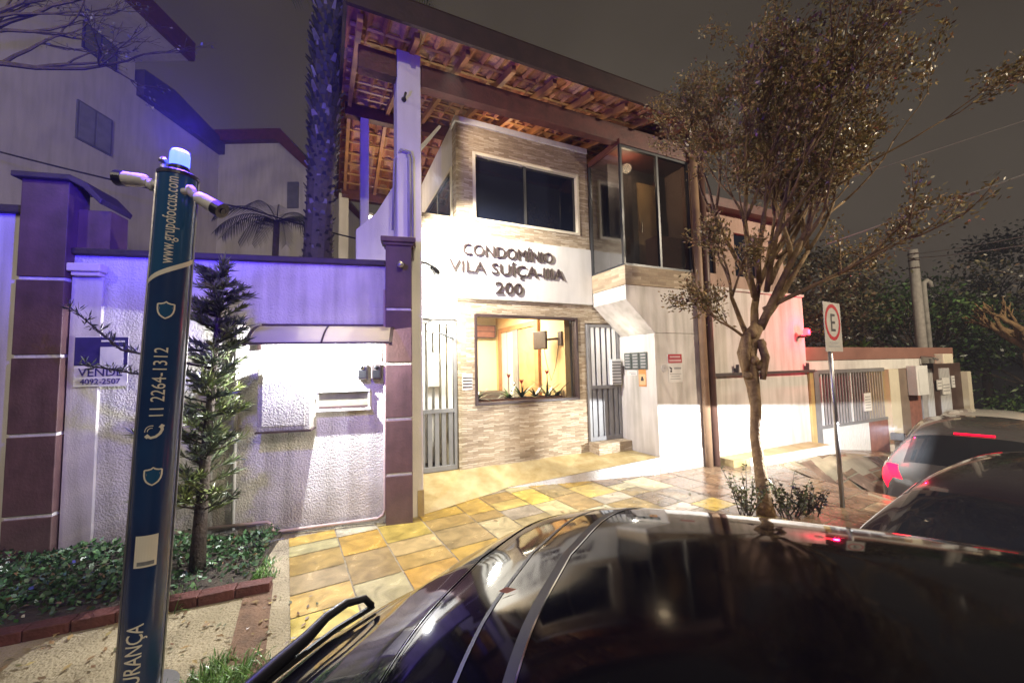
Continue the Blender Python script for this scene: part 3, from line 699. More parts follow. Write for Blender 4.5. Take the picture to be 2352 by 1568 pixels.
# brick edging of the bed: every brick a piece of its own
E0, E1 = Vector((-5.6, 1.74)), Vector((-2.09, 3.16))
ed = (E1 - E0).normalized(); en = Vector((-ed.y, ed.x)); k = 0; s = 0; Lg = (E1 - E0).length
proto = None
while s < Lg - .05:
    l = .232; c = E0 + ed * (s + l / 2)
    if proto is None:
        b = MB().box(-l / 2 + .003, l / 2 - .003, -.055, .055, 0, .075)
        proto = o = b.build('edging_brick', M['brick'], None, bevel=.006)
    else:
        o = proto.copy(); COL.objects.link(o)
    o.location = (c.x + rnd.uniform(-.004, .004), c.y, -.004 + rnd.uniform(-.004, .004))
    o.rotation_euler = (rnd.uniform(-.03, .03), rnd.uniform(-.02, .02), math.atan2(ed.y, ed.x) + rnd.uniform(-.03, .03))
    o['label'] = 'dark red brick laid flat along the front of the planting bed'; o['category'] = 'brick'; o['group'] = 'bricks edging the planting bed'
    s += l; k += 1
t = MB().tube([(-2.62, 3.78, .06), (-2.24, 3.9, .10)], .006, 6).build('stake', M['steel'], None, org=(-2.4, 3.8, 0), **T('thin pale metal stake lying in the bed beside the small conifer', 'stake'))

# ================================================================== GATEHOUSE
g = thing('gatehouse', 'two-storey condominium gatehouse with stone facade, white name band and tiled roof', 'building', G(2.2, .9, 0))
FV = .87
def gb(u0, u1, v0, v1, z0, z1, b=None): return (b or MB()).box(u0, u1, v0, v1, z0, z1, G)
# ground-floor stone facade round the window
b = MB()
gb(.745, 1.0, FV, FV + .18, .2, 2.735, b); gb(2.845, 3.005, FV, FV + .18, .2, 2.735, b)
gb(1.0, 2.845, FV + .003, FV + .18, .2, 1.14, b); gb(1.0, 2.845, FV + .003, FV + .18, 2.51, 2.735, b)
gb(3.005, 3.70, FV + .002, FV + .18, 2.42, 2.735, b)
b.build('stone_wall', M['stone_clad'], g)
gb(-.25, .745, FV + .002, FV + .18, 2.42, 2.735).build('gate_lintel', M['white_paint'], g)
# white name band and lettering
gb(.02, 3.155, FV - .045, FV + .18, 2.736, 3.70).build('name_band', M['white_paint'], g, bevel=.008)
for s_, u0, u1, z0, size in (('CONDOMÍNIO', .82, 2.36, 3.385, .245), ('VILA SUÍÇA-IIIA', .61, 2.56, 3.125, .245), ('200', 1.33, 1.79, 2.83, .26)):
    bb = MB(); bb.text(s_, size, lambda x, y, z: (x, y, z), .022, 'LEFT', 1.0)
    x0 = min(p[0] for p in bb.v); x1 = max(p[0] for p in bb.v); kx_ = (u1 - u0) / (x1 - x0)
    bb.v = [G(u0 + (x - x0) * kx_, FV - .066 - z * .6, z0 + y) for x, y, z in bb.v]
    # one part per letter: join the pieces that overlap along the line (accents, cedilla)
    par = list(range(len(bb.v)))
    def root(i):
        while par[i] != i: par[i] = par[par[i]]; i = par[i]
        return i
    for f in bb.f:
        for i in f[1:]: par[root(i)] = root(f[0])
    comp = {}
    for f in bb.f: comp.setdefault(root(f[0]), []).append(f)
    us_ = lambda fs: [gu(bb.v[i][0], bb.v[i][1]) for f in fs for i in f]
    its = sorted(((min(us_(fs)), max(us_(fs)), fs) for fs in comp.values()), key=lambda q: q[0]); grp = []
    for lo, hi, fs in its:
        if grp and lo < grp[-1][1] - .004 and hi - lo < .2: grp[-1][1] = max(hi, grp[-1][1]); grp[-1][2] += fs
        else: grp.append([lo, hi, list(fs)])
    for lo, hi, fs in grp:
        lb = MB(); lb.add(bb.v, fs); used = sorted({i for f in fs for i in f}); ix = {i: k for k, i in enumerate(used)}
        lb.v = [bb.v[i] for i in used]; lb.f = [[ix[i] for i in f] for f in fs]; lb.c = [None] * len(fs)
        lb.build('letter', M['letter'], g)
# upper box
b = MB()
for (u0, u1, z0, z1) in ((.75, 1.01, 3.70, 5.44), (2.96, 3.158, 3.70, 5.44), (1.01, 2.96, 3.70, 3.94), (1.01, 2.96, 5.03, 5.44)):
    gb(u0, u1, FV + (0 if u1 - u0 < 1 else .002), FV + .2, z0, z1, b)
b.build('stone_wall', M['stone_clad'], g)
gb(.02, .748, FV + .001, FV + .2, 3.70, 3.955).build('stone_wall', M['stone_clad'], g)
gb(.725, 3.158, FV - .03, FV + .23, 5.44, 5.53).build('coping', M['white_paint'], g, bevel=.01)
gb(.752, .90, FV + .2, 3.3, 3.70, 3.98).build('side_wall', M['white_paint'], g)
gb(.752, .90, FV + .2, 3.3, 4.84, 5.53).build('side_wall', M['white_paint'], g)
gb(.752, .90, 3.0, 3.3, 3.98, 4.84).build('side_wall', M['white_paint'], g)
gb(.90, 3.16, 3.1, 3.3, 2.8, 5.53).build('rear_wall', M['white_paint'], g)
def window(u0, u1, z0, z1, v, par, fr, gl, mull, wd=.045, dep=.07, ins=.0):
    b = MB(); f0, f1 = v - dep, v + .10
    b.box(u0, u0 + wd, f0, f1, z0, z1, G); b.box(u1 - wd, u1, f0, f1, z0, z1, G)
    b.box(u0 + wd, u1 - wd, f0 + .001, f1, z0, z0 + wd, G); b.box(u0 + wd, u1 - wd, f0 + .001, f1, z1 - wd, z1, G)
    fo = b.build('window', fr, par, bevel=.004)
    p = MB().box(u0 + wd - .004, u1 - wd + .004, v + .05, v + .056, z0 + wd - .004, z1 - wd + .004, G).build('pane', gl, fo)
    for m_ in mull: MB().box(m_ - .022, m_ + .022, v + .03, v + .08, z0 + wd, z1 - wd, G).build('mullion', M['alu'], fo)
    return fo
window(1.012, 2.958, 3.942, 5.028, FV, g, M['frame_white'], M['tinted'], [1.93], .045, .02)
window(1.002, 2.843, 1.142, 2.508, FV, g, M['frame_dark'], M['clear_glass'], [], .04, .025)
# side window of the upper box
b = MB()
GS = lambda v, q, z: G(.75 + q, v, z)
b.box(1.08, 1.14, -.02, .05, 3.98, 4.84, GS); b.box(2.94, 3.0, -.02, .05, 3.98, 4.84, GS); b.box(1.14, 2.94, -.019, .05, 4.79, 4.84, GS); b.box(1.14, 2.94, -.019, .05, 3.98, 4.03, GS)
fo = b.build('window', M['frame_white'], g)
MB().box(1.135, 2.945, .02, .026, 4.025, 4.795, GS).build('pane', M['tinted'], fo)
MB().box(2.0, 2.05, .005, .04, 4.03, 4.79, GS).build('mullion', M['alu'], fo)
# guard room
b = MB()
gb(.60, 2.78, 4.1, 4.2, .26, 2.9, b); gb(.60, .745, FV + .18, 4.1, .26, 2.9, b)
b.build('room_wall', M['room_wall'], g)
gb(2.70, 2.80, FV + .18, 4.1, .26, 2.9).build('room_wall', M['room_orange'], g)
gb(.745, 2.70, FV + .18, 4.1, 2.9, 2.98).build('room_ceiling', M['white_paint'], g)
gb(.745, 2.70, FV + .18, 4.1, .255, .27).build('room_floor', M['room_floor'], g)
# door in the side wall: white lit opening, dark edge, wooden leaf, frame
RD = lambda v, h, z: G(2.70 - h, v, z)
b = MB(); b.box(1.90, 2.05, .001, .06, .27, 2.60, RD); b.box(3.72, 3.84, .001, .06, .27, 2.60, RD); b.box(2.05, 3.72, .001, .06, 2.50, 2.60, RD)
dr = b.build('room_door', M['wood'], g)
MB().box(2.05, 2.80, .001, .03, .28, 2.50, RD).build('door_leaf', M['light_wood'], dr)
MB().box(3.08, 3.72, .001, .02, .28, 2.50, RD).build('door_opening', M['white_paint'], dr)
MB().box(3.38, 3.42, .021, .03, .28, 2.50, RD).build('door_gap', M['print_gray'], dr)
MB().box(2.82, 3.06, .001, .05, .28, 2.50, RD).build('door_edge', M['gray_gate'], dr)
MB().ball(RD(2.98, .07, 1.35), .03).build('handle', M['chrome'], dr)
gb(2.0, 2.69, 3.5, 4.09, .27, 1.16).build('desk', M['cast_metal'], g)
# wall-mounted monitor, wall unit
t = thing('monitor', 'small brown-backed monitor on a wall arm inside the guard room', 'monitor', G(2.5, 1.5, 2.0))
mx = lambda a, b_, c: G(2.47 + a * .25 + b_ * .96, 1.50 + b_ * .25 - a * .96, 2.17 + c - a * .0 + b_ * -.25)
MB().box(-.17, .17, -.02, .02, -.16, .16, mx).build('screen', M['frame_dark'], t, bevel=.006)
MB().box(-.15, .15, -.024, -.0205, -.14, .14, mx).build('face', M['frame_dark'], t)
MB().tube([G(2.49, 1.48, 2.17), G(2.60, 1.30, 2.18), G(2.69, 1.20, 2.18)], .022, 8).box(1.11, 1.23, .001, .03, 2.06, 2.30, RD).build('arm', M['frame_dark'], t)
MB().tube([G(2.52, 1.46, 2.02), G(2.56, 1.44, 1.75), G(2.62, 1.4, 1.45), G(2.66, 1.3, 1.7), G(2.69, 1.22, 2.1)], .006, 6).build('cable', M['black_plastic'], t)
t = thing('key_cabinet', 'dark brown wall cabinet in the upper left of the guard room', 'cabinet', G(2.3, 4.0, 2.5))
MB().box(1.95, 2.62, 3.92, 4.098, 2.40, 2.70, G).build('body', M['frame_dark'], t, bevel=.006)
MB().box(1.98, 2.59, 3.912, 3.9195, 2.42, 2.54, G).build('door', M['terracotta'], t)
MB().box(1.98, 2.59, 3.912, 3.9195, 2.56, 2.68, G).build('door', M['terracotta'], t)
# indoor window box with bromeliads
t = thing('window_planter', 'long brown planter box behind the guard room window', 'planter', G(1.9, 1.2, 1.1))
MB().box(.80, 2.66, 1.10, 1.32, .95, 1.20, G).build('box', M['terracotta'], t, bevel=.005)
MB().box(.815, 2.645, 1.115, 1.305, 1.20, 1.205, G).build('earth', M['soil'], t)
def blade(b, p0, dirv, ln, wd, droop, col, n=4):
    d = Vector(dirv).normalized(); up = Vector((0, 0, 1)); side = d.cross(up)
    side = side.normalized() if side.length > .01 else Vector((1, 0, 0))
    p = Vector(p0); vs = []
    for k in range(n + 1):
        f = k / n; w_ = wd * (1 - f ** 2) * .5 + .0006
        vs += [p - side * w_, p + side * w_]; d = (d + Vector((0, 0, -droop / n))).normalized(); p = p + d * ln / n
    b.add(vs, [(2 * k, 2 * k + 1, 2 * k + 3, 2 * k + 2) for k in range(n)], col)
def rosette(pos, n, ln, wd, label, cat, green, flower=None, group=None, name='bromeliad', seed=1):
    r = random.Random(seed); t = thing(name, label, cat, pos, group); b = MB()
    for k in range(n):
        w_ = 2 * math.pi * k / n + r.uniform(-.3, .3); e = r.uniform(.5, 1.6)
        blade(b, pos, (math.cos(w_), math.sin(w_), e), ln * r.uniform(.7, 1.1), wd, r.uniform(.5, 1.2), vary(green, .3, r))
    b.build('leaves', M['leafc'], t)
    if flower:
        f = Vector(pos) + Vector((0, 0, flower))
        MB().tube([pos, f], .007, 6).build('stem', M['terracotta'], t)
        b = MB()
        for k in range(9):
            w_ = 2 * math.pi * k / 9; blade(b, f + Vector((0, 0, -.03)), (math.cos(w_) * .6, math.sin(w_) * .6, 1), .10, .028, .4, (.55, .03, .025), 3)
        b.build('flower', M['flower_red'], t)
    return t
GRN = (.05, .10, .028)
rosette(G(1.14, 1.2, 1.20), 16, .46, .045, 'dark leafy plant without flower at the left end of the window planter', 'plant', (.03, .05, .02), None, 'plants in the window planter', 'potted_plant', 3)
rosette(G(1.70, 1.2, 1.20), 14, .34, .045, 'bromeliad with tall red flower in front of the white door opening', 'plant', GRN, .36, 'plants in the window planter', 'bromeliad', 4)
rosette(G(1.93, 1.2, 1.20), 16, .40, .04, 'bromeliad with short red flower at the middle of the window planter', 'plant', GRN, .26, 'plants in the window planter', 'bromeliad', 5)
rosette(G(2.18, 1.2, 1.20), 16, .42, .04, 'spiky plant without flower right of the middle of the window planter', 'plant', (.07, .11, .06), None, 'plants in the window planter', 'bromeliad', 6)
rosette(G(2.42, 1.2, 1.20), 16, .44, .042, 'bromeliad with tall red flower below the monitor', 'plant', (.08, .12, .06), .40, 'plants in the window planter', 'bromeliad', 7)
rosette(G(2.62, 1.2, 1.20), 14, .40, .04, 'narrow dark plant at the right end of the window planter', 'plant', (.03, .055, .025), None, 'plants in the window planter', 'potted_plant', 8)

# door recess on the right, return wall, cantilevered bay
gb(3.70, 3.86, -.002, .9, 0, 2.19).build('return_wall', M['smooth_wall'], g)
gb(3.86, 4.70, .0, .16, 0, 2.19).build('front_wall', M['smooth_wall'], g)
gb(3.86, 4.70, -.008, -.0005, 0, .30).build('plinth', M['spatter_wall'], g)
gb(3.005, 3.695, .60, FV + .05, .20, .425).build('door_step', M['stone_clad'], g, bevel=.006)
b = MB().prism([(3.16, 2.70), (3.72, 2.195), (4.70, 2.195), (4.70, 2.93), (3.16, 2.93)], lambda u, z, h: G(u, h, z), .0, FV - .05)
b.build('bay_base', M['smooth_wall'], g, bevel=.005)
gb(3.145, 4.70, -.015, FV - .05, 2.931, 3.235).build('bay_band', M['stone_band'], g, bevel=.006)
gb(3.145, 4.70, -.013, FV - .05, 5.17, 5.26).build('bay_head', M['dark_wood'], g)
# balcony room: glass on two sides, mullions
bw = thing('balcony_glazing', 'dark framed floor-to-ceiling glazing of the bay above the door', 'glazing', G(3.9, .0, 3.24))
MB().box(3.19, 4.66, .02, .028, 3.26, 5.17, G).build('pane', M['balcony_glass'], bw)
MB().box(.06, FV - .02, -.004, .004, 3.26, 5.17, lambda v, q, z: G(3.175 + q, v, z)).build('pane', M['side_glass'], bw)
b = MB()
for u_ in (3.17, 3.93, 4.63): gb(u_ - .02, u_ + .02, .0, .045, 3.236, 5.17, b)
gb(3.19, 4.65, .001, .044, 3.236, 3.27, b); gb(3.19, 4.65, .001, .044, 5.13, 5.17, b)
b.build('frame', M['alu'], bw)
b = MB(); b.box(FV - .08, FV - .03, -.02, .02, 3.236, 5.17, lambda v, q, z: G(3.175 + q, v, z)); b.box(.05, FV - .08, -.018, .018, 3.236, 3.27, lambda v, q, z: G(3.175 + q, v, z)); b.build('frame', M['alu'], bw)
gb(3.36, 4.70, .56, .62, 3.236, 5.17).build('bay_rear_wall', M['cast_metal'], g)
gb(3.158, 4.70, FV + .9, FV + 1.0, 3.0, 5.4).build('bay_rear_wall', M['neighbor_wall'], g)
gb(3.158, 3.30, FV + .2, FV + .9, 3.0, 5.4).build('bay_rear_wall', M['shutter'], g)
gb(4.70, 4.86, .02, FV + 1.0, 3.0, 5.4).build('bay_side_wall', M['neighbor_wall'], g)
gb(3.158, 4.70, FV - .05, FV + .9, 3.10, 3.235).build('bay_floor', M['room_floor'], g)
b = gb(3.92, 4.38, .50, .558, 3.24, 4.92); dl = b.build('bay_door', mat('pale_wood_door', (.60, .40, .19), .5, .1, 4), g, bevel=.004)
MB().tube([G(4.0, .47, 4.0), G(4.0, .47, 4.2)], .014, 8).build('handle', M['chrome'], dl)
gb(3.80, 3.918, .47, .558, 3.24, 5.0).build('bay_door_frame', M['cast_metal'], g)
gb(4.382, 4.44, .48, .558, 3.24, 5.0).build('bay_door_frame', M['dark_wood'], g)
t = MB().box(4.47, 4.68, .52, .558, 3.95, 4.30, G).build('wall_picture', M['print_ink'], None, org=G(4.5, FV + .9, 4), **T('dark framed picture on the wall inside the glazed bay', 'picture'))
gb(3.98, 4.60, .10, .38, 3.236, 3.84).build('bay_cabinet', M['terracotta'], g)
# columns of the porch
cl = gb(-.24, .05, .03, .30, 0, 5.62).build('column', M['white_paint'], g, bevel=.012)
gb(-.02, .055, .025, .31, 0, .30).build('column_plinth', M['platform_stone'], g)
gb(-.50, -.36, 2.34, 2.50, 0, 6.1).build('column', M['white_paint'], g, bevel=.01)
gb(-.80, -.60, 4.5, 4.66, 0, 5.6).build('column', M['white_paint'], g, bevel=.01)
MB().prism([(-.66, 2.6), (-.66, 3.50), (-.42, 3.75), (-.12, 4.30), (-.08, 4.30), (-.08, 2.6)], lambda u, z, h: G(u, h, z), .62, .74).build('stair_parapet', M['white_paint'], g, bevel=.006)
b = MB()
b.tube([G(-.06, .012, 3.0), G(-.06, .012, 4.25), G(-.09, .0, 4.32), G(-.2, .0, 4.33), G(-.26, .1, 4.25), G(-.27, .2, 3.4)], .014, 8)
b.tube([G(-.10, .014, 3.0), G(-.10, .014, 4.25), G(-.12, .012, 4.29)], .024, 8)
b.build('conduit', M['print_gray'], g, smooth=True)
MB().tube([G(-.16, .02, 4.98), G(-.16, -.05, 4.98), G(-.15, -.06, 5.02)], .014, 8).ball(G(-.16, .02, 4.98), .03).build('hook', M['black_plastic'], g)
MB().prism([(0, 0), (.30, .40), (.33, .39), (.02, -.06)], lambda p, q, h: G(.10 + p, .5 + h, 4.68 + q), 0, .05).build('gutter_end', M['white_paint'], g)
# spotlights on the column beside the name band
for k, (z_, lab) in enumerate([(3.30, 'upper')]):
    pass
b = MB().tube([G(.05, .14, 3.02), G(.13, .2, 3.03), G(.24, .26, 3.0)], .018, 8)
b.lathe([(.03, 0), (.045, .10), (.045, .13)], G(.22, .25, 3.0), 12, Vector(G(.4, .4, 2.9)) - Vector(G(.22, .25, 3.0)))
b.build('spotlight', M['black_plastic'], None, org=G(.1, .2, 3.0), **T('dark spotlight on a short arm between column and name band', 'spotlight'))

# roof: gable with ridge along the street, tiles seen from below
RU0, RU1, RE, RZ, RR, RZR, RB, RZB = -.80, 5.45, -.34, 5.60, 2.4, 6.34, 4.7, 5.72
def rz(v): return RZ + (RZR - RZ) * (v - RE) / (RR - RE) if v <= RR else RZR - (RZR - RZB) * (v - RR) / (RB - RR)
b = MB(); rt = random.Random(3)
tw = .205; rows_f = 9; rows_b = 8
def tile_row(v0, v1, b):
    nrm_u = 0
    n_ = int((RU1 - RU0) / tw)
    for k in range(n_):
        u0 = RU0 + k * tw; vs = []
        z0, z1 = rz(v0) + .05, rz(v1) + .05
        jz = rt.uniform(-.006, .006)
        for (v_, z_, lift) in ((v0, z0, .0), (v1, z1, -.018)):
            for i in range(7):
                f = i / 6; du = (f - .5) * tw * 1.12
                hh = .055 * math.sin(math.pi * f) if k % 1 == 0 else 0
                vs.append(G(u0 + tw / 2 + du, v_ + rt.uniform(-.004, .004), z_ + hh + lift + jz))
        c = vary(rt.choice([(.42, .16, .075), (.36, .13, .06), (.48, .22, .11), (.30, .11, .055), (.52, .28, .16)]), .2, rt)
        b.add(vs, [(i, i + 1, 8 + i, 7 + i) for i in range(6)], c)
        # channel tile between covers
        vs = []
        for (v_, z_) in ((v0, z0), (v1, z1 - .018)):
            for du, dz in ((.36, .012), (.5, -.012), (.64, .012)): vs.append(G(u0 + tw * (du + .5), v_, z_ + dz - .012 + jz))
        b.add(vs, [(0, 1, 4, 3), (1, 2, 5, 4)], vary(c, .25, rt))
for k in range(rows_f):
    d = (RR - RE) / rows_f; tile_row(RE + k * d - .03, RE + (k + 1) * d + .03, b)
for k in range(rows_b):
    d = (RB - RR) / rows_b; tile_row(RB - k * d + .03, RB - (k + 1) * d - .03, b)
rf = b.build('roof', M['tile'], g)
sm = rf.modifiers.new('t', 'SOLIDIFY'); sm.thickness = .012
# dark sheet over the tiles so the night sky does not show through
b = MB()
b.add([G(RU0 + .02, RE, RZ + .13), G(RU1, RE, RZ + .13), G(RU1, RR, RZR + .13), G(RU0 + .02, RR, RZR + .13), G(RU1, RB, RZB + .13), G(RU0 + .02, RB, RZB + .13)], [(0, 1, 2, 3), (3, 2, 4, 5)])
b.build('roof_underlay', M['dark_cap'], rf)
# eave gutter board
b = MB().prism([(-.0, -.03), (-.0, .24), (.03, .29), (.12, .29), (.12, .25), (.045, .20), (.045, -.03)], lambda p, q, h: G(h, RE - .10 + p, RZ + q), RU0 - .03, RU1 + .25)
b.build('gutter', M['gutter'], rf)
MB().prism([(RE - .05, RZ + .03), (RR, RZR + .03), (RB, RZB + .03), (RB, RZB + .24), (RR, RZR + .26), (RE - .05, RZ + .26)], lambda p, q, h: G(RU0 - .05 + h, p, q), 0, .045).build('verge_board', M['gutter'], rf)
# beams
def beam(u0, u1, v0, v1, z0, z1, m='dark_wood'): return gb(u0, u1, v0, v1, z0, z1).build('beam', M[m], rf, bevel=.006)
MB().box(RU0 + .12, -.25, .02, .16, 5.24, 5.52, G).build('beam', M['dark_wood'], rf, bevel=.006)
MB().box(.055, 4.86, .02, .16, 5.21, 5.50, G).build('beam', M['dark_wood'], rf, bevel=.006)
beam(RU0 + .05, 5.3, RR - .07, RR + .07, 6.08, 6.30)
beam(RU0 + .05, 2.4, 4.5, 4.64, 5.50, 5.72)
# rafters down both slopes, battens across
b = MB()
us = [RU0 + .12 + .62 * k for k in range(11)]
for u_ in us:
    vs = []
    for (v_) in (RE + .03, RR):
        z_ = rz(v_) - .005; vs += [G(u_ - .03, v_, z_ - .10), G(u_ + .03, v_, z_ - .10), G(u_ + .03, v_, z_), G(u_ - .03, v_, z_)]
    b.add(vs, [(0, 1, 2, 3), (7, 6, 5, 4), (0, 4, 5, 1), (1, 5, 6, 2), (2, 6, 7, 3), (3, 7, 4, 0)])
    vs = []
    for (v_) in (RR, RB - .03):
        z_ = rz(v_ if v_ > RR else RR + .001) - .005; vs += [G(u_ - .03, v_, z_ - .10), G(u_ + .03, v_, z_ - .10), G(u_ + .03, v_, z_), G(u_ - .03, v_, z_)]
    b.add(vs, [(0, 1, 2, 3), (7, 6, 5, 4), (0, 4, 5, 1), (1, 5, 6, 2), (2, 6, 7, 3), (3, 7, 4, 0)])
b.build('rafters', M['wood'], rf)
b = MB()
for k in range(1, rows_f):
    v_ = RE + (RR - RE) * k / rows_f; b.box(RU0 + .03, RU1, v_ - .02, v_ + .02, rz(v_), rz(v_) + .025, G)
for k in range(1, rows_b):
    v_ = RB - (RB - RR) * k / rows_b; b.box(RU0 + .03, RU1, v_ - .02, v_ + .02, rz(v_), rz(v_) + .025, G)
b.build('battens', M['light_wood'], rf)
# drain pipes at the right corner
MB().tube([G(4.70, -.07, fall(4.7)), G(4.70, -.07, 5.4)], .06, 12).build('downpipe', mat('pipe_tan', (.27, .17, .10), .55, .15, 6), g, smooth=True)
MB().tube([G(4.86, -.075, fall(4.8)), G(4.86, -.075, 5.5)], .062, 12).build('downpipe', mat('pipe_brown', (.10, .05, .035), .5, .15, 6), g, smooth=True, label='dark brown downpipe')
# building behind on the right: upper storey with dark windows
gb(4.87, 7.62, .25, .42, 3.0, 3.35).build('upper_storey', M['neighbor_wall'], g)
b = MB()
for u0, u1 in ((4.87, 5.0), (5.55, 6.1), (6.75, 7.62)): gb(u0, u1, .252, .42, 3.35, 4.2, b)
gb(4.87, 7.62, .25, .42, 4.2, 4.75, b); b.build('upper_storey', M['neighbor_wall'], g)
for u0, u1 in ((5.0, 5.55), (6.1, 6.75)):
    o = gb(u0, u1, .30, .34, 3.35, 4.2).build('upper_window', M['tinted'], g)
gb(4.87, 7.8, .05, .5, 4.55, 4.72).build('ledge_beam', M['dark_wood'], g)
gb(4.87, 5.04, .10, .24, 3.35, 5.35).build('column', M['neighbor_wall'], g)
# porch ceiling globe
t = thing('ceiling_globe', 'glowing globe lamp under the roof behind the slanted parapet', 'lamp', G(-.34, 2.7, 4.4))
MB().ball(G(-.30, 2.75, 4.42), .075).build('bulb', M['lamp_glow'], t, smooth=True)
MB().lathe([(.05, 0), (.05, .05)], G(-.30, 2.75, 4.50), 14).build('base', M['white_paint'], t)

# left barred gate
def barred_gate(name, label, u0, u1, v, z0, z1, zm, nb, fr_m, bar_m, low_m=None, group=None, ext=None):
    t = thing(name, label, 'gate', G((u0 + u1) / 2, v, z0), group)
    b = MB(); w_ = .05
    for (a0, a1, c0, c1) in ((u0, u0 + w_, z0, z1), (u1 - w_, u1, z0, z1), (u0 + w_, u1 - w_, z0, z0 + .07), (u0 + w_, u1 - w_, zm, zm + .06), (u0 + w_, u1 - w_, z1 - .05, z1)):
        b.box(a0, a1, v, v + .05, c0, c1, G)
    b.build('frame', fr_m, t, bevel=.004)
    for k in range(nb):
        uc = u0 + w_ + (u1 - u0 - 2 * w_) * (k + .5) / nb; hw = (u1 - u0 - 2 * w_) / nb * .30
        MB().box(uc - hw, uc + hw, v + .01, v + .04, zm + .06, z1 - .05, G).build('bar', bar_m, t)
        MB().box(uc - hw, uc + hw, v + .01, v + .04, z0 + .07, zm, G).build('bar', low_m or bar_m, t)
    return t
t = barred_gate('entrance_gate', 'left pedestrian gate with white bars above and gray bars below beside the column', .03, .735, FV + .02, .26, 2.40, 1.07, 6, M['gray_gate'], M['white_bar'], M['gray_gate'])
gb(-.3, .745, 1.75, 1.8, .2, 2.6).build('passage_wall', M['white_paint'], g)
MB().box(.30, .46, FV - .012, FV + .008, 1.45, 1.92, G).build('gate_notice', M['paper'], None, org=G(.38, FV, 1.5), **T('white paper notice hung on the left barred gate', 'notice'))
b = MB()
for k in range(4): b.box(.81, .95, FV - .009, FV - .004, 1.42 + k * .045, 1.432 + k * .045, G)
MB().box(.80, .96, FV - .004, FV - .001, 1.38, 1.62, G).build('wall_notice', M['paper'], None, org=G(.88, FV, 1.4), **T('small lined paper notice on the stone between gate and window', 'notice'))
b.build('print', M['print_ink'], bpy.data.objects['wall_notice'])
# right door
t = barred_gate('door_gate', 'right barred steel door at the top of the step under the bay', 3.01, 3.69, FV - .05, .43, 2.40, 1.30, 5, M['gray_gate'], M['white_bar'], M['gray_gate'])
gb(3.06, 3.64, FV - .015, FV - .008, .5, 1.3).build('panel', M['gray_gate'], t)
gb(2.95, 3.75, 1.9, 1.95, .2, 2.6).build('passage_wall', M['white_paint'], g)
t = thing('letter_box', 'pale slatted letter box hung on the bars of the right door', 'letter box', G(3.55, .8, 1.4))
MB().box(3.44, 3.64, FV - .13, FV - .052, 1.36, 1.80, G).build('box', M['white_bar'], t, bevel=.005)
for k in range(8): MB().box(3.445, 3.635, FV - .138, FV - .131, 1.375 + k * .052, 1.40 + k * .052, G).build('slot', M['gray_gate'], t)
# globe wall lamp over the left gate
t = thing('globe_lamp', 'white glowing globe wall lamp above the left barred gate', 'lamp', G(.34, .8, 2.26))
MB().ball(G(.33, .74, 2.28), .07).build('bulb', M['lamp_glow'], t, smooth=True)
MB().tube([G(.33, .87, 2.36), G(.33, .78, 2.38), G(.33, .74, 2.35)], .014, 8).build('arm', M['black_plastic'], t)
t = thing('gate_closer', 'dark slanted closer arm below the globe lamp on the left gate', 'gate closer', G(.6, .85, 2.2))
MB().tube([G(.44, .84, 2.22), G(.66, .80, 2.12)], .014, 8).build('arm', M['black_plastic'], t)
# call panel and notices on the return wall (facing the door recess)
RW = lambda v, h, z: G(3.70 - h, v, z)
t = thing('call_panel', 'green-gray call panel of three columns of buttons in the door recess', 'call panel', RW(.4, 0, 1.75))
for k in range(3):
    v0 = .70 - k * .185
    MB().box(v0 - .165, v0, .002, .02, 1.62, 1.90, RW).build('plate', M['keypad'], t, bevel=.003)
    b = MB()
    for r_ in range(5): b.box(v0 - .14, v0 - .03, .02, .026, 1.645 + r_ * .05, 1.67 + r_ * .05, RW)
    b.build('buttons', M['print_gray'], t)
t = thing('door_lock', 'dark electric lock box beside the right door', 'lock', RW(.78, 0, 1.58))
MB().box(.72, .84, .002, .07, 1.55, 1.68, RW).build('body', M['cast_metal'], t, bevel=.006)
o = MB().box(.42, .66, .002, .006, 1.52, 1.60, RW).build('recess_label', M['paper'], None, org=RW(.5, 0, 1.55), **T('small white label under the call panel', 'label'))
MB().box(.44, .56, .0062, .008, 1.53, 1.545, RW).box(.44, .60, .0062, .008, 1.56, 1.572, RW).build('print', M['print_gray'], o)
t = thing('orange_notice', 'orange notice with a small dark figure mark below the call panel', 'notice', RW(.3, 0, 1.45))
MB().box(.21, .38, .002, .006, 1.34, 1.62, RW).build('sheet', M['sign_orange'], t)
MB().box(.225, .365, .0062, .008, 1.365, 1.54, RW).build('field', mat('orange_pale', (.62, .42, .22), .6, .05, 6), t)
b = MB().ball(RW(.295, .010, 1.485), .018).box(.265, .325, .0082, .012, 1.43, 1.468, RW); b.build('mark', M['print_ink'], t)
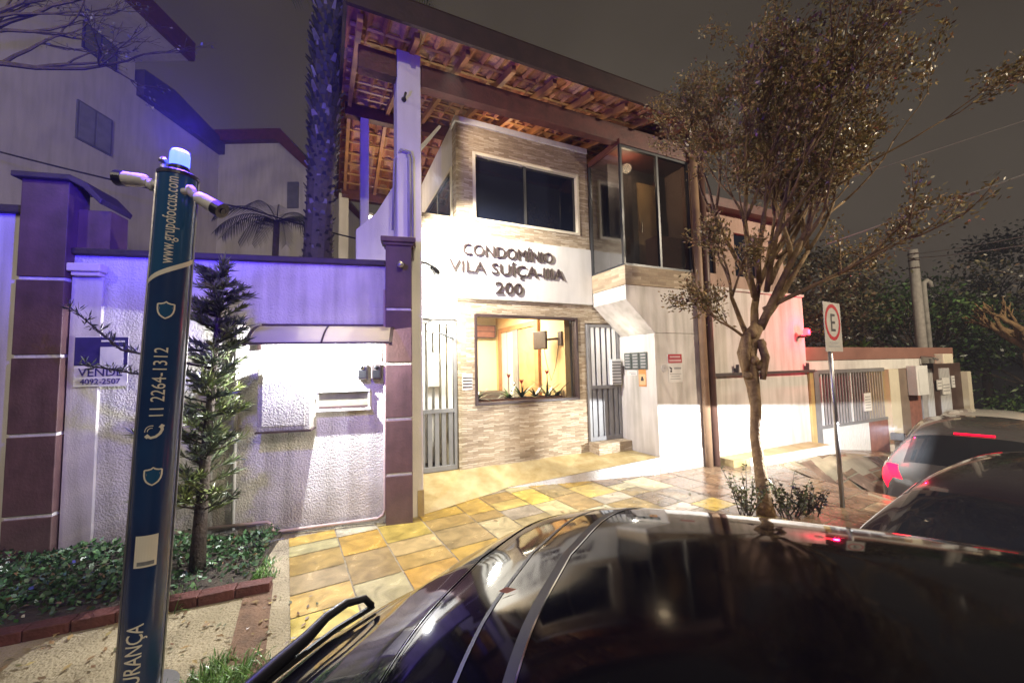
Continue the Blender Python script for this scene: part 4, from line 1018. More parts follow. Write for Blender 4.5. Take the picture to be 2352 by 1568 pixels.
# warning signs on the front wall
PW = lambda u, z, h: G(u, -.002 - h, z)
t = thing('warning_sign', 'red-headed white camera warning sign on the white wall right of the door recess', 'sign', G(4.1, 0, 1.6))
MB().box(3.96, 4.27, 1.40, 1.86, .0, .004, PW).build('sheet', M['paper'], t)
MB().box(3.965, 4.265, 1.71, 1.855, .0045, .006, PW).build('red_header', M['sign_red'], t)
MB().box(4.0, 4.23, 1.795, 1.825, .0065, .008, PW).box(3.985, 4.245, 1.73, 1.768, .0065, .008, PW).build('header_print', mat('pale_pink', (.62, .36, .36), .6, .05, 5), t)
b = MB().prism([(3.985, 1.655), (4.04, 1.625), (4.03, 1.60), (3.99, 1.63)], PW, .0045, .008).box(4.0, 4.035, 1.565, 1.595, .0045, .008, PW); b.build('camera_mark', M['print_ink'], t)
MB().box(4.085, 4.24, 1.61, 1.64, .0045, .007, PW).box(3.99, 4.24, 1.53, 1.54, .0045, .006, PW).box(4.02, 4.20, 1.49, 1.50, .0045, .006, PW).box(4.0, 4.22, 1.45, 1.46, .0045, .006, PW).build('print', M['print_gray'], t)
t = thing('round_sign', 'faint gray round plaque left of the red warning sign', 'sign', G(3.86, 0, 1.65))
MB().lathe([(.062, 0), (.062, .006)], G(3.875, -.002, 1.63), 28, (-GV[0], -GV[1], 0)).build('disc', mat('faded_disc', (.50, .47, .46), .6, .1, 12), t)
MB().prism([(3.855, 1.645), (3.90, 1.645), (3.885, 1.61)], PW, .0065, .008).build('mark', M['print_gray'], t)

# right-hand street wall with rail and planter kerb
t = thing('street_wall', 'long white wall right of the downpipes, lit bright along its lower part', 'wall', G(6.2, 0, 0))
gb(4.703, 7.72, .002, .16, -.3, 2.98).build('wall', M['smooth_wall'], t)
gb(4.703, 7.74, -.03, .2, 2.98, 3.03).build('coping', M['smooth_wall'], t, bevel=.006)
gb(4.95, 5.7, -.005, .0015, .02, .30).build('plinth', M['spatter_wall'], t)
t = thing('wall_rail', 'dark horizontal rail on upright brackets along the street wall', 'rail', G(6.3, -.05, 1.5))
MB().box(4.96, 7.86, -.075, -.04, 1.47, 1.52, G).build('bar', M['cast_metal'], t)
for u_ in (5.55, 6.32, 7.64): MB().box(u_ - .018, u_ + .018, -.08, -.002, 1.521, 1.60, G).tube([G(u_, -.06, 1.60), G(u_, -.06, 1.66)], .028, 8).build('bracket', M['cast_metal'], t)
t = thing('planter_kerb', 'low ochre stone kerb with white front at the foot of the street wall', 'kerb', G(6.2, -.3, 0))
MB().prism([(4.98, -.02), (4.98, -.30), (5.75, -.42), (7.6, -.42), (7.6, -.02)], lambda u, v, h: G(u, v, h), -.10, .12).build('top', M['platform_stone'], t)
MB().prism([(5.3, -.355), (5.75, -.425), (7.62, -.425), (7.62, -.465), (5.75, -.465), (5.3, -.37)], lambda u, v, h: G(u, v, h), -.12, .135).build('front', M['white_paint'], t)
# red beacon on the wall end
t = thing('red_beacon', 'glowing red warning beacon on a bracket at the end of the street wall', 'warning light', G(7.5, -.1, 2.25))
MB().lathe([(.055, 0), (.06, .02), (.06, .10), (.03, .13)], G(7.50, -.16, 2.20), 16).build('lens', M['red_glow'], t, smooth=True)
MB().tube([G(7.50, .0, 2.17), G(7.50, -.16, 2.17), G(7.50, -.16, 2.20)], .018, 8).build('bracket', M['black_plastic'], t)
MB().tube([G(7.50, -.15, 2.27), G(7.9, -.12, 2.28)], .016, 8).build('arm', M['black_plastic'], t)

# ================================================================== RIGHT SIDE OF THE STREET
t = thing('corner_post', 'narrow ochre post where the street wall meets the bar gate', 'post', G(7.78, 0, -.1))
gb(7.73, 7.85, -.04, .2, -.3, 1.5).build('post', mat('ochre_paint', (.46, .33, .13), .6, .15, 5), t)
t = thing('driveway_gate', 'tall gray bar gate with white lower panel beside the parking sign', 'gate', G(9.4, 0, -.4))
gb(7.95, 8.12, .0, .1, -.3, 1.48).build('post', M['gray_gate'], t)
b = gb(8.12, 10.85, .03, .09, 1.42, 1.50); gb(8.12, 10.85, .03, .09, .30, .36, b); b.build('rail', M['gray_gate'], t)
for k in range(24):
    u_ = 8.18 + k * .112
    MB().box(u_ - (.022 if k in (1, 11) else .013), u_ + .013, .045, .075, .36, 1.42, G).build('bar', M['white_bar' if k in (1, 11) else 'steel_bar'], t)
b = MB()
for k in range(27): b.box(8.13 + k * .07, 8.13 + k * .07 + .052, .04, .08, -.52, .30, G)
b.build('lower_panel', M['white_bar'], t)
gb(10.02, 10.85, .04, .08, -.55, .30).build('lower_panel', M['terracotta'], t)
o = gb(9.78, 10.08, -.005, .02, .56, .95).build('gate_notice', M['paper'], None, org=G(9.9, 0, .7), **T('white notice with gray lines on the tall gray bar gate', 'notice'))
b = MB()
for k in range(5): b.box(9.82, 10.04, -.009, -.0055, .62 + k * .06, .64 + k * .06, G)
b.build('print', M['print_gray'], o)
gb(8.1, 11.0, 2.2, 2.3, -.9, 1.5).build('yard_wall', mat('yard_wall', (.20, .11, .08), .8, .2, 3), None, org=G(9, 2.2, -.5), **T('brown back wall of the yard behind the gray bar gate', 'wall'))
t = thing('gate_portal', 'wide brown and white lintel over the driveway gates', 'portal', G(11, .1, 0))
gb(7.78, 14.9, .10, .5, 1.70, 1.98).build('brown_band', mat('portal_brown', (.24, .12, .09), .6, .12, 3), t, bevel=.006)
gb(7.78, 13.0, .12, .48, 1.46, 1.70).build('white_band', M['white_paint'], t)
gb(10.92, 11.38, -.02, .4, -1.1, 1.46).build('pier', M['frame_white'], t)
gb(11.38, 12.0, .05, .4, -1.2, 1.46).build('pier', mat('pier_gray', (.20, .15, .115), .7, .15, 4), t)
gb(12.0, 12.75, .10, .4, -1.2, 1.46).build('pier', M['terracotta'], t)
t = thing('meter_box', 'pale gray upright meter box on the pier between the driveway gates', 'meter box', G(12.3, -.1, .8))
gb(11.95, 12.55, -.14, .045, .80, 1.52).build('box', M['white_bar'], t, bevel=.01)
gb(12.02, 12.48, -.15, -.141, .86, 1.46).build('door', M['white_bar'], t)
t = thing('floodlight', 'square pale floodlight head on the brown lintel', 'floodlight', G(13.2, -.1, 1.7))
MB().box(13.0, 13.55, -.30, -.12, 1.55, 1.80, G).build('head', M['frame_white'], t, bevel=.02)
MB().tube([G(12.95, .1, 1.74), G(12.85, -.15, 1.70), G(13.05, -.2, 1.66)], .03, 8).build('arm', M['steel'], t)
t = thing('slatted_gate', 'dark brown far gate with pale slats and pinned notices', 'gate', G(14.2, .1, -.9))
gb(12.78, 13.05, .08, .14, -1.2, 1.52).build('post', M['print_gray'], t)
gb(13.05, 15.35, .12, .16, -1.2, 1.56).build('panel', mat('gate_brown', (.075, .045, .035), .5, .2, 6), t)
for k in range(11):
    u_ = 13.18 + k * .09 if k < 4 else 13.95 + (k - 4) * .09
    gb(u_ - .010, u_ + .010, .085, .119, .2 if k >= 4 else .1, 1.42).build('slat', M['white_bar'], t)
gb(15.36, 15.62, .0, .4, -1.3, 1.3).build('post', M['frame_white'], t)
for u0, u1, z0, z1, lab in ((13.62, 13.88, .86, 1.12, 'small pale paper notice, left of three on the dark brown gate'), (13.92, 14.36, .72, 1.16, 'large white notice in the middle of the dark brown gate'), (14.52, 14.70, .88, 1.2, 'narrow pale notice, right of three on the dark brown gate')):
    o = gb(u0, u1, .055, .075, z0, z1).build('gate_notice', M['paper'], None, org=G(u0, 0, z0), **T(lab, 'notice', 'notices on the dark gate'))
    b = MB()
    for k in range(3): b.box(u0 + .03, u1 - .03, .051, .054, z0 + .08 + k * .08, z0 + .11 + k * .08, G)
    b.build('print', M['print_gray'], o)

# parking sign
SA = R(32)
SX = (math.cos(SA), math.sin(SA))
t = thing('parking_sign', 'regulation parking sign with red ring and black letter E on a steel post', 'sign', (3.78, 4.65, 0))
def SP(p, q, h): return (3.77 + SX[0] * p - (-SX[1]) * 0 + SX[1] * h, 4.63 + SX[1] * p - SX[0] * h, q)
MB().tube([(3.78, 4.65, 0), (3.765, 4.65, 2.33)], .024, 12).build('post', M['steel'], t, smooth=True)
MB().box(-.24, .24, 1.80, 2.38, .028, .032, lambda a, b_, c: SP(a, b_, c)).build('plate', mat('sign_plate', (.44, .41, .38), .5, .14, 12), t)
b = MB(); vs = []; n = 36
for k in range(n):
    w_ = 2 * math.pi * k / n
    for r_ in (.172, .215): vs.append(SP(r_ * math.cos(w_), 2.145 + r_ * math.sin(w_), .0335))
b.add(vs, [(2 * k, 2 * ((k + 1) % n), 2 * ((k + 1) % n) + 1, 2 * k + 1) for k in range(n)]); b.build('ring', M['sign_red'], t)
MB().text('E', .30, lambda x, y, z: SP(x, 2.04 + y, .0335 + z), .001).build('letter', M['print_ink'], t)
b = MB().box(-.12, .14, 1.90, 1.915, .0325, .0335, SP).box(-.16, .16, 1.85, 1.872, .0325, .0335, SP).box(-.08, .10, 1.885, 1.895, .0325, .0335, SP); b.build('print', M['print_gray'], t)

# utility pole, hooked lamp post, wires
t = thing('utility_pole', 'pale round concrete utility pole behind the brown lintel', 'pole', G(15.7, 1, -.9))
MB().tube([G(15.7, 1, -.9), G(15.68, 1, 5.1)], [.15, .12], 14).build('pole', M['kerb'], t, smooth=True)
for z_ in (4.5, 4.75, 4.95): MB().lathe([(.13, 0), (.14, .02), (.13, .04)], G(15.68, 1, z_), 12).build('band', M['gutter'], t)
t = thing('lamp_post', 'thin pale post with hooked top beside the utility pole', 'lamp post', G(16.2, 1, -.9))
p0 = G(16.3, 1, -.9)
MB().tube([p0, G(16.2, 1, 3.9), G(16.22, 1, 4.08), G(16.35, .97, 4.17), G(16.5, .95, 4.12), G(16.56, .95, 3.98)], .07, 10).build('post', M['kerb'], t, smooth=True)
def wire(p, q, sag, r, label, m='print_gray'):
    P = [Vector(p).lerp(Vector(q), k / 14) - Vector((0, 0, sag * 4 * (k / 14) * (1 - k / 14))) for k in range(15)]
    MB().tube(P, r, 5).build('wire', M[m], None, org=tuple(P[0]), **T(label, 'wire', 'overhead wires'))
pt = Vector(G(15.68, 1, 4.85))
wire(pt, (8.6, 4.0, 3.45), .15, .014, 'overhead wire from the utility pole to upper right, nearest to the pole top')
wire(pt + Vector((0, 0, .12)), (8.6, 3.9, 3.62), .12, .010, 'second overhead wire just above the one at the pole top')
wire((6.1, 7.4, 3.93), (8.9, 4.4, 4.75), .0, .011, 'bright wire rising to the right through the tree crown')
wire((6.6, 8.6, 5.45), (9.2, 4.6, 5.45), .0, .006, 'faint upper wire in the sky right of the tree')
wire((-9, 6.2, 5.6), (-4.3, 6.4, 4.42), .05, .015, 'black cable crossing in front of the apartment wall, left part', 'black_plastic')
wire((-4.3, 6.4, 4.42), (-2.6, 6.6, 3.95), .02, .013, 'black cable running from totem height to the palm trunk', 'black_plastic')

# ================================================================== TREES
def leaf_quad(b, p, d, ln, wd, col, r):
    d = Vector(d).normalized(); a = Vector((r.uniform(-1, 1), r.uniform(-1, 1), r.uniform(-1, 1))); s_ = d.cross(a)
    if s_.length < .01: return
    s_ = s_.normalized() * wd / 2; p = Vector(p); m_ = p + d * ln * .45
    b.add([p, m_ + s_, p + d * ln, m_ - s_], [(0, 1, 2, 3)], col)
def grow(b, tips, p, d, ln, rad, depth, r, spread=.6, kids=3, up=.1, shrink=.68, wob=.18):
    p = Vector(p); d = Vector(d).normalized(); pts = [p]; rr = [rad]; n = 4
    for k in range(n):
        d = (d + Vector((r.uniform(-1, 1), r.uniform(-1, 1), r.uniform(-1, 1))) * wob + Vector((0, 0, up * .3))).normalized()
        p = p + d * ln / n; pts.append(p); rr.append(rad * (1 - .45 * (k + 1) / n))
        if depth <= 1: tips.append((p.copy(), d.copy()))
    b.tube(pts, rr, 6 if depth > 1 else 4)
    if depth <= 0: return
    for k in range(kids):
        st = pts[-1] if k == 0 else pts[r.randint(2, n)]
        nd = (d + Vector((r.uniform(-1, 1), r.uniform(-1, 1), r.uniform(-.7, 1))) * spread).normalized()
        grow(b, tips, st, nd, ln * shrink * r.uniform(.8, 1.15), rad * .55, depth - 1, r, spread, kids, up, shrink, wob)

# pavement tree: twisted pale trunk, knobbly fork, thin wide crown
r = random.Random(21)
t = thing('street_tree', 'pavement tree with pale twisted trunk and thin spreading crown', 'tree', (2.76, 4.51, 0))
b = MB(); tips = []
tr = [(2.80, 4.50, -.05), (2.79, 4.50, .15), (2.76, 4.50, .5), (2.73, 4.5, .85), (2.75, 4.49, 1.2), (2.74, 4.5, 1.42), (2.71, 4.5, 1.62), (2.69, 4.5, 1.80), (2.74, 4.5, 1.98), (2.84, 4.5, 2.10)]
b.tube(tr, [.105, .075, .060, .054, .056, .068, .085, .10, .09, .06], 12)
for q in ((2.66, 4.46, 1.55), (2.80, 4.47, 1.66), (2.65, 4.45, 1.86), (2.83, 4.46, 1.9), (2.72, 4.42, 1.72), (2.72, 4.44, 2.02)): b.ball(q, r.uniform(.045, .075), 8)
b.tube([(2.66, 4.46, 1.6), (2.62, 4.42, 1.8), (2.66, 4.43, 2.0), (2.78, 4.45, 2.12)], [.04, .05, .05, .04], 8)
b.tube([(2.82, 4.44, 1.5), (2.85, 4.42, 1.75), (2.8, 4.42, 1.95)], [.03, .045, .04], 8)
for q, d, ln, rad, dp, kd in (
    ((2.86, 4.5, 2.08), (.40, -.1, 1), 1.05, .050, 4, 3), ((2.80, 4.5, 2.06), (.15, .2, 1), 1.15, .045, 4, 3), ((2.84, 4.5, 2.10), (.75, .1, .9), 1.1, .040, 4, 3),
    ((2.70, 4.5, 2.02), (-.45, .0, .8), .62, .030, 3, 3), ((2.70, 4.48, 1.95), (-.9, -.1, .5), .45, .020, 3, 3), ((2.92, 4.5, 2.3), (.9, -.3, .35), .8, .035, 3, 3),
    ((2.95, 4.48, 2.5), (.2, -.25, 1.2), 1.2, .032, 4, 3), ((2.84, 4.5, 2.4), (-.25, .1, 1), 1.1, .032, 4, 3), ((3.0, 4.5, 2.6), (.9, .0, .9), 1.1, .036, 4, 3),
    ((2.82, 4.5, 2.45), (-.12, -.15, 1), 1.15, .034, 4, 3), ((2.86, 4.46, 2.6), (-.35, -.2, .9), 1.0, .030, 4, 3), ((3.3, 4.5, 3.3), (1.1, -.2, .9), 1.0, .022, 4, 2), ((3.2, 4.5, 3.6), (.9, -.3, 1.1), 1.1, .022, 4, 2), ((3.1, 4.5, 2.9), (1.2, -.1, .55), 1.05, .024, 4, 2)):
    grow(b, tips, q, d, ln, rad, dp, r, .62, kd, .25)
b.build('trunk', M['bark'], t, smooth=True)
b = MB()
for p, d in tips:
    if p.z < 2.35 and r.random() < .8: continue
    for k in range(r.choice([4, 7, 11, 18])):
        dd = d + Vector((r.uniform(-1, 1), r.uniform(-1, 1), r.uniform(-1.2, .8)))
        off = Vector((r.uniform(-1, 1), r.uniform(-1, 1), r.uniform(-1, 1))) * .085
        leaf_quad(b, p + off, dd, r.uniform(.030, .062), r.uniform(.014, .028), vary(r.choice([(.24, .165, .05), (.19, .15, .05), (.40, .29, .11), (.17, .13, .045), (.24, .13, .05)]), .35, r), r)
b.build('crown', M['leafc'], t)

# shrub round its foot
r = random.Random(4)
for j, (sx, sy, h_, lab) in enumerate([(2.55, 4.42, .55, 'taller leafy shrub left of the pavement tree trunk'), (2.98, 4.38, .42, 'lower leafy shrub right of the pavement tree trunk'), (3.25, 4.45, .36, 'small dark leafy shrub between tree and parking sign')]):
    t = thing('shrub', lab, 'shrub', (sx, sy, 0), 'shrubs at the foot of the pavement tree'); b = MB(); bl = MB()
    for k in range(14):
        w_ = r.uniform(0, 6.28); d = Vector((math.cos(w_) * .55, math.sin(w_) * .55, r.uniform(.7, 1.5))).normalized(); p = Vector((sx, sy, 0)) + Vector((r.uniform(-.08, .08), r.uniform(-.08, .08), 0)); L_ = h_ * r.uniform(.6, 1.1)
        b.tube([p, p + d * L_ * .5, p + d * L_ + Vector((0, 0, .03))], [.007, .005, .002], 4)
        for q in range(22):
            f = r.uniform(.2, 1); leaf_quad(bl, p + d * L_ * f, (r.uniform(-1, 1), r.uniform(-1, 1), r.uniform(-.2, 1)), r.uniform(.04, .06), r.uniform(.02, .028), vary((.085, .095, .03) if j < 2 else (.05, .04, .03), .35, r), r)
    b.build('stems', M['bark_dark'], t); bl.build('leaves', M['leafc'], t)

# small conifer-like yew pine in the bed
r = random.Random(9)
CB = Vector((-2.70, 3.42, 0))
t = thing('yew_pine', 'narrow dark green yew pine with strap leaves growing in the planting bed', 'tree', tuple(CB))
b = MB(); bl = MB(); axis = [CB + Vector((.0, 0, .02)), CB + Vector((.02, 0, .5)), CB + Vector((.03, .02, 1.0)), CB + Vector((.07, .02, 1.6)), CB + Vector((.10, .03, 2.2)), CB + Vector((.10, .04, 2.62))]
b.tube(axis, [.062, .050, .040, .03, .02, .008], 10)
def ax(h):
    for a_, c_ in zip(axis, axis[1:]):
        if a_.z <= h <= c_.z: return a_.lerp(c_, (h - a_.z) / (c_.z - a_.z))
    return axis[-1]
def whorl(bl, p, d, n, ln, col):
    for k in range(n):
        dd = d * r.uniform(.5, 1.3) + Vector((r.uniform(-1, 1), r.uniform(-1, 1), r.uniform(-.4, .9))) * .75
        leaf_quad(bl, p - d * r.uniform(0, .10), dd, ln * r.uniform(.7, 1.2), .012, vary(col, .35, r), r)
for k in range(150):
    h = .50 + 2.1 * (k / 150) + r.uniform(-.03, .03); w_ = r.uniform(0, 6.28)
    ln = (.40 - .10 * (h - .5)) * r.uniform(.45, 1.25)
    if r.random() < .12: ln *= 1.45
    d = Vector((math.cos(w_), math.sin(w_), r.uniform(.15, .75))).normalized(); p0 = ax(h)
    b.tube([p0, p0 + d * ln * .5, p0 + d * ln + Vector((0, 0, .03))], [.008, .006, .003], 4)
    col = r.choice([(.12, .155, .05), (.085, .115, .042), (.18, .22, .065), (.060, .080, .035)])
    for f in (.45, .65, .82, 1.0):
        whorl(bl, p0 + d * ln * f, d, 15, .10, col)
# long side branches reaching left past the totem
for (q0, q1, q2) in (((.05, .02, 1.75), (-.62, -.1, 1.92), (-1.02, -.14, 2.28)), ((.05, 0, 1.62), (-.45, -.05, 1.70), (-.95, -.1, 1.80))):
    P = [CB + Vector(q) for q in (q0, q1, q2)]
    b.tube(P, [.014, .010, .004], 5)
    for k in range(20):
        f = k / 19 * .75 + .25; p = P[0].lerp(P[1], f * 2) if f < .5 else P[1].lerp(P[2], f * 2 - 1)
        d = Vector((r.uniform(-1, .3), r.uniform(-.5, .5), r.uniform(-.1, .8))).normalized()
        whorl(bl, p + d * .05, d, 8, .075, (.05, .065, .035))
b.build('trunk', M['bark_dark'], t, smooth=True); bl.build('crown', M['leafc'], t)

# ground cover in the bed
r = random.Random(13); b = MB()
def inpoly(x, y, pl):
    c = False
    for i in range(len(pl)):
        (x0, y0), (x1, y1) = pl[i], pl[i - 1]
        if (y0 > y) != (y1 > y) and x < (x1 - x0) * (y - y0) / (y1 - y0) + x0: c = not c
    return c
n = 0
while n < 6500:
    x, y = r.uniform(-5.1, -2.1), r.uniform(2.0, 4.2)
    if not inpoly(x, y, bed) or ld(x, y) > -.12: continue
    dfront = (Vector((x, y)) - E0).dot(en); dens = min(1, max(.10, (dfront - .06) / .28))
    if x > -2.9: dens *= .55 if dfront < .5 else .9
    if r.random() > dens: continue
    hmax = (.03 + .13 * min(1, max(0, dfront - .1) / .5)) * (1 if x < -2.9 else .55) * (.7 + .5 * math.sin(x * 7) * math.sin(y * 5))
    z = .05 + r.random() ** .6 * max(.04, hmax)
    br = r.choice([(.035, .085, .030), (.045, .105, .035), (.028, .060, .024), (.06, .12, .04)])
    leaf_quad(b, (x, y, z), (r.uniform(-1, 1), r.uniform(-1, 1), r.uniform(-.1, .7)), r.uniform(.022, .060), r.uniform(.018, .040), vary(br if r.random() > .06 else (.12, .075, .03), .4, r), r); n += 1
b.build('ground_cover', M['leafc'], None, kind='stuff', label='leafy green ground cover in the planting bed by the wall')
# grass and weeds
b = MB()
for cx0, cy0, n_, h_, sp in ((-1.60, 2.24, 420, .10, .16), (-1.75, 2.33, 160, .08, .10), (-2.17, 3.36, 300, .08, .10), (-2.55, 3.05, 260, .10, .09), (-2.25, 3.55, 130, .09, .1)):
    for k in range(n_):
        x, y = r.gauss(cx0, sp * .6), r.gauss(cy0, sp * .6)
        blade(b, (x, y, .0), (r.uniform(-.7, .7), r.uniform(-.7, .7), 1), h_ * r.uniform(.5, 1.2), .007, r.uniform(.4, 1.4), vary((.08, .17, .03), .35, r), 3)
b.build('grass', M['leafc'], None, kind='stuff', label='bright grass tufts along the pavement edge')

# fallen leaves on paving and pavement
b = MB(); r = random.Random(77)
for k in range(420):
    if k < 200: x, y = r.uniform(-3.2, -1.3), r.uniform(1.9, 3.1)
    else: x, y = r.gauss(2.4, 1.3), r.gauss(4.6, .6)
    if y < kerb_y(x) + .16 or gv(x, y) > .3 or ld(x, y) > -.05 and x < -1: continue
    if inpoly(x, y, bed): continue
    a_ = r.uniform(0, 6.28); z = fall2(x, y) + .008 + r.uniform(0, .006)
    l_ = r.uniform(.012, .035); q = [(x + l_ * math.cos(a_ + w_) * f_, y + l_ * math.sin(a_ + w_) * f_, z + r.uniform(0, .006)) for w_, f_ in ((0, 1), (1.57, .45), (3.14, 1), (4.71, .45))]
    b.add(q, [(0, 1, 2, 3)], vary(r.choice([(.20, .12, .05), (.12, .07, .03), (.28, .2, .08), (.10, .10, .04)]), .3, r))
b.build('leaf_litter', M['leafc'], None, kind='stuff', label='small fallen leaves scattered on the pavement')

# palm trunk behind the wall
r = random.Random(31)
PB = G(-1.55, 1.9, 0)
PB = (-3.12, 6.0, 0)
t = thing('palm_trunk_tree', 'tall palm with rough leaf-scarred trunk rising past the roof edge', 'palm tree', PB)
t.name = 'palm_tree'; ORG['palm_tree'] = PB
b = MB(); pts = [(PB[0] + .035 * z_, 6.0, z_) for z_ in (0, 2, 4, 6, 8, 9.5)]
b.tube(pts, [.26, .23, .20, .20, .21, .2], 14, col=(.07, .055, .045))
for k in range(1250):
    z_ = .5 + 8.6 * k / 1250; w_ = k * 2.39996; rad = .21 + .03 * math.sin(z_ * 1.2)
    c = Vector((PB[0] + .035 * z_, 6.0, z_)); o_ = Vector((math.cos(w_), math.sin(w_), 0)); s_ = Vector((-o_.y, o_.x, 0))
    p = c + o_ * (rad - .03); wd = r.uniform(.022, .055); ht = r.uniform(.05, .13); out = r.uniform(.03, .10)
    b.add([p - s_ * wd, p + s_ * wd, p + o_ * out + s_ * wd * .5 + Vector((0, 0, ht)), p + o_ * out - s_ * wd * .5 + Vector((0, 0, ht)), p + Vector((0, 0, ht * .4)) + o_ * .005],
          [(0, 1, 2, 3), (0, 3, 4), (1, 4, 2), (4, 3, 2)], vary(r.choice([(.08, .07, .055), (.04, .035, .028), (.20, .18, .16), (.025, .02, .018), (.03, .028, .02)]), .3, r))
b.build('trunk', M['palm_bark'], t)
def frond(b, p, d, ln, r, col, wd=.5, droop=.9, n=16, tipw=.02):
    d = Vector(d).normalized(); p = Vector(p); pts = [p.copy()]; ds = [d.copy()]
    for k in range(n):
        d = (d + Vector((0, 0, -droop / n))).normalized(); p = p + d * ln / n; pts.append(p.copy()); ds.append(d.copy())
    b.tube(pts, [.012 * (1 - .8 * k / n) for k in range(n + 1)], 4, col=col)
    for k in range(2, n + 1):
        sd = ds[k].cross(Vector((0, 0, 1)))
        if sd.length < .05: continue
        sd.normalize(); l_ = wd * math.sin(math.pi * (k / (n + 2))) ** .7
        for s_ in (1, -1):
            for q in (0, .5):
                c_ = pts[k].lerp(pts[k - 1], q)
                blade(b, c_, sd * s_ + ds[k] * .7 + Vector((0, 0, -.25)), l_ * r.uniform(.8, 1.1), tipw, .5, vary(col, .3, r), 2)
b = MB()
for k in range(14):
    w_ = k * 2.4; frond(b, (PB[0] + .33, 6, 9.4), (math.cos(w_), math.sin(w_), .7), 2.2, r, (.04, .06, .02), .6, 1.4)
b.build('crown', M['leafc'], t)
# young palm in front of the far apartment wing
t = thing('young_palm', 'young palm with arching dark fronds between totem and palm trunk', 'palm tree', (-5.2, 8.2, 0))
MB().tube([(-5.15, 8.2, 0), (-5.05, 8.2, 2.5), (-4.98, 8.2, 4.9)], [.09, .07, .06], 8).build('trunk', M['bark_dark'], t, smooth=True)
b = MB()
for k in range(13):
    w_ = k * 2.4; frond(b, (-4.98, 8.2, 4.9), (math.cos(w_), math.sin(w_) * .7, .75), 1.25, r, (.045, .055, .030), .38, 1.9, 14)
b.build('crown', M['leafc'], t)
# bare-twig tree at the top left
r = random.Random(17)
t = thing('bare_tree', 'nearly leafless tree reaching in from the upper left edge', 'tree', (-8.2, 4.9, 0))
b = MB(); tips = []
b.tube([(-8.2, 4.9, 0), (-8.0, 4.9, 3), (-7.6, 4.95, 6.0)], [.18, .14, .10], 10)
for d, ln in (((.5, .05, .35), 1.3), ((.6, .1, .02), 1.3), ((.6, -.1, .7), 1.3), ((.3, .1, 1), 1.2)): grow(b, tips, (-7.6, 4.95, 6.0), d, ln, .045, 4, r, .6, 3, .0)
b.build('trunk', M['bark_dark'], t)
b = MB()
for p, d in tips:
    if r.random() < .25: leaf_quad(b, p, (r.uniform(-1, 1), r.uniform(-1, 1), r.uniform(-1, .5)), .06, .03, vary((.16, .15, .14), .4, r), r)
b.build('crown', M['leafc'], t)

# trees beyond the wall and down the street
def leafy_tree(base, h_tr, cr_c, cr_r, n, seed, label, cols, trunk_m='bark_dark', ls=.16, lean=(0, 0), dep=3, rad=.16, cnt_k=3):
    r = random.Random(seed); t = thing('background_tree', label, 'tree', base, 'trees down the street and behind the wall')
    b = MB(); tips = []; p1 = (base[0] + lean[0], base[1] + lean[1], base[2] + h_tr)
    b.tube([base, ((base[0] + p1[0]) / 2 + .1, base[1], base[2] + h_tr * .5), p1], [rad * 1.25, rad, rad * .8], 10)
    for k in range(5):
        w_ = 1.3 * k; grow(b, tips, p1, (math.cos(w_) * .8, math.sin(w_) * .8, .9), cr_r[2] * .75, rad * .5, dep, r, .6, cnt_k, .15)
    b.build('trunk', M[trunk_m], t, smooth=True)
    b = MB(); cl = []; cl_tone = []
    for k in range(46):
        w_ = r.uniform(0, 6.28); cz = r.uniform(-1, 1); q = math.sqrt(1 - cz * cz) * r.uniform(.45, 1)
        cl_tone.append(r.choice([.45, .7, 1.0, 1.3, 1.9]))
        cl.append(Vector((cr_c[0] + cr_r[0] * q * math.cos(w_), cr_c[1] + cr_r[1] * q * math.sin(w_), cr_c[2] + cr_r[2] * cz)))
    for k in range(n):
        ci = r.randrange(len(cl)); c = cl[ci]; s_ = .15 * max(cr_r)
        p = c + Vector((r.gauss(0, s_), r.gauss(0, s_), r.gauss(0, s_ * .7)))
        leaf_quad(b, p, (r.uniform(-1, 1), r.uniform(-1, 1), r.uniform(-1, .5)), ls * r.uniform(.45, 1.3), ls * r.uniform(.3, .55), vary(tuple(q * cl_tone[ci] for q in r.choice(cols)), .4, r), r)
    b.build('crown', M['leafc'], t)
DG = [(.035, .075, .022), (.024, .048, .018), (.06, .10, .025)]
BG = [(.065, .055, .030), (.05, .05, .025), (.08, .06, .035)]
leafy_tree((10.0, 13.5, -.2), 3.0, (10.4, 13.0, 3.7), (2.2, 1.8, 1.5), 5200, 1, 'brownish dense tree behind the brown lintel, left of the utility pole', BG, ls=.17)
leafy_tree((14.6, 14.0, -.8), 2.2, (14.8, 14.0, 2.5), (2.3, 2.0, 1.6), 4800, 2, 'dark green bushy tree right behind the utility pole', DG, ls=.18)
leafy_tree((14.75, 11.1, -1.2), 3.0, (16.4, 11.6, 4.2), (2.4, 2.0, 1.1), 1500, 3, 'tree with thick pale forked trunk at the far right beside the dark gate', BG, 'bark', .14, (.15, .1), 3, .30)
leafy_tree((21.0, 15.5, -2.5), 2.4, (20.5, 15.0, 1.4), (3.0, 2.5, 2.2), 5200, 5, 'dark green tree at the right edge beyond the pale trunk', DG, ls=.2)
leafy_tree((24.0, 20, -3), 5, (25, 19, 5.0), (3.0, 3, 2.6), 4200, 6, 'tallest dark tree at the far right edge of the street', DG, ls=.26, rad=.2)
leafy_tree((7.2, 11.5, 0), 2.6, (7.6, 11.2, 3.7), (1.9, 1.5, 1.2), 3600, 8, 'olive brown tree behind the parking sign and the street wall', BG, ls=.13)
leafy_tree((17.5, 19.0, -2.0), 4.0, (17.5, 18, 3.0), (4.2, 2.5, 2.0), 4200, 9, 'dark leafy tree far behind the pole along the street', DG, ls=.22)
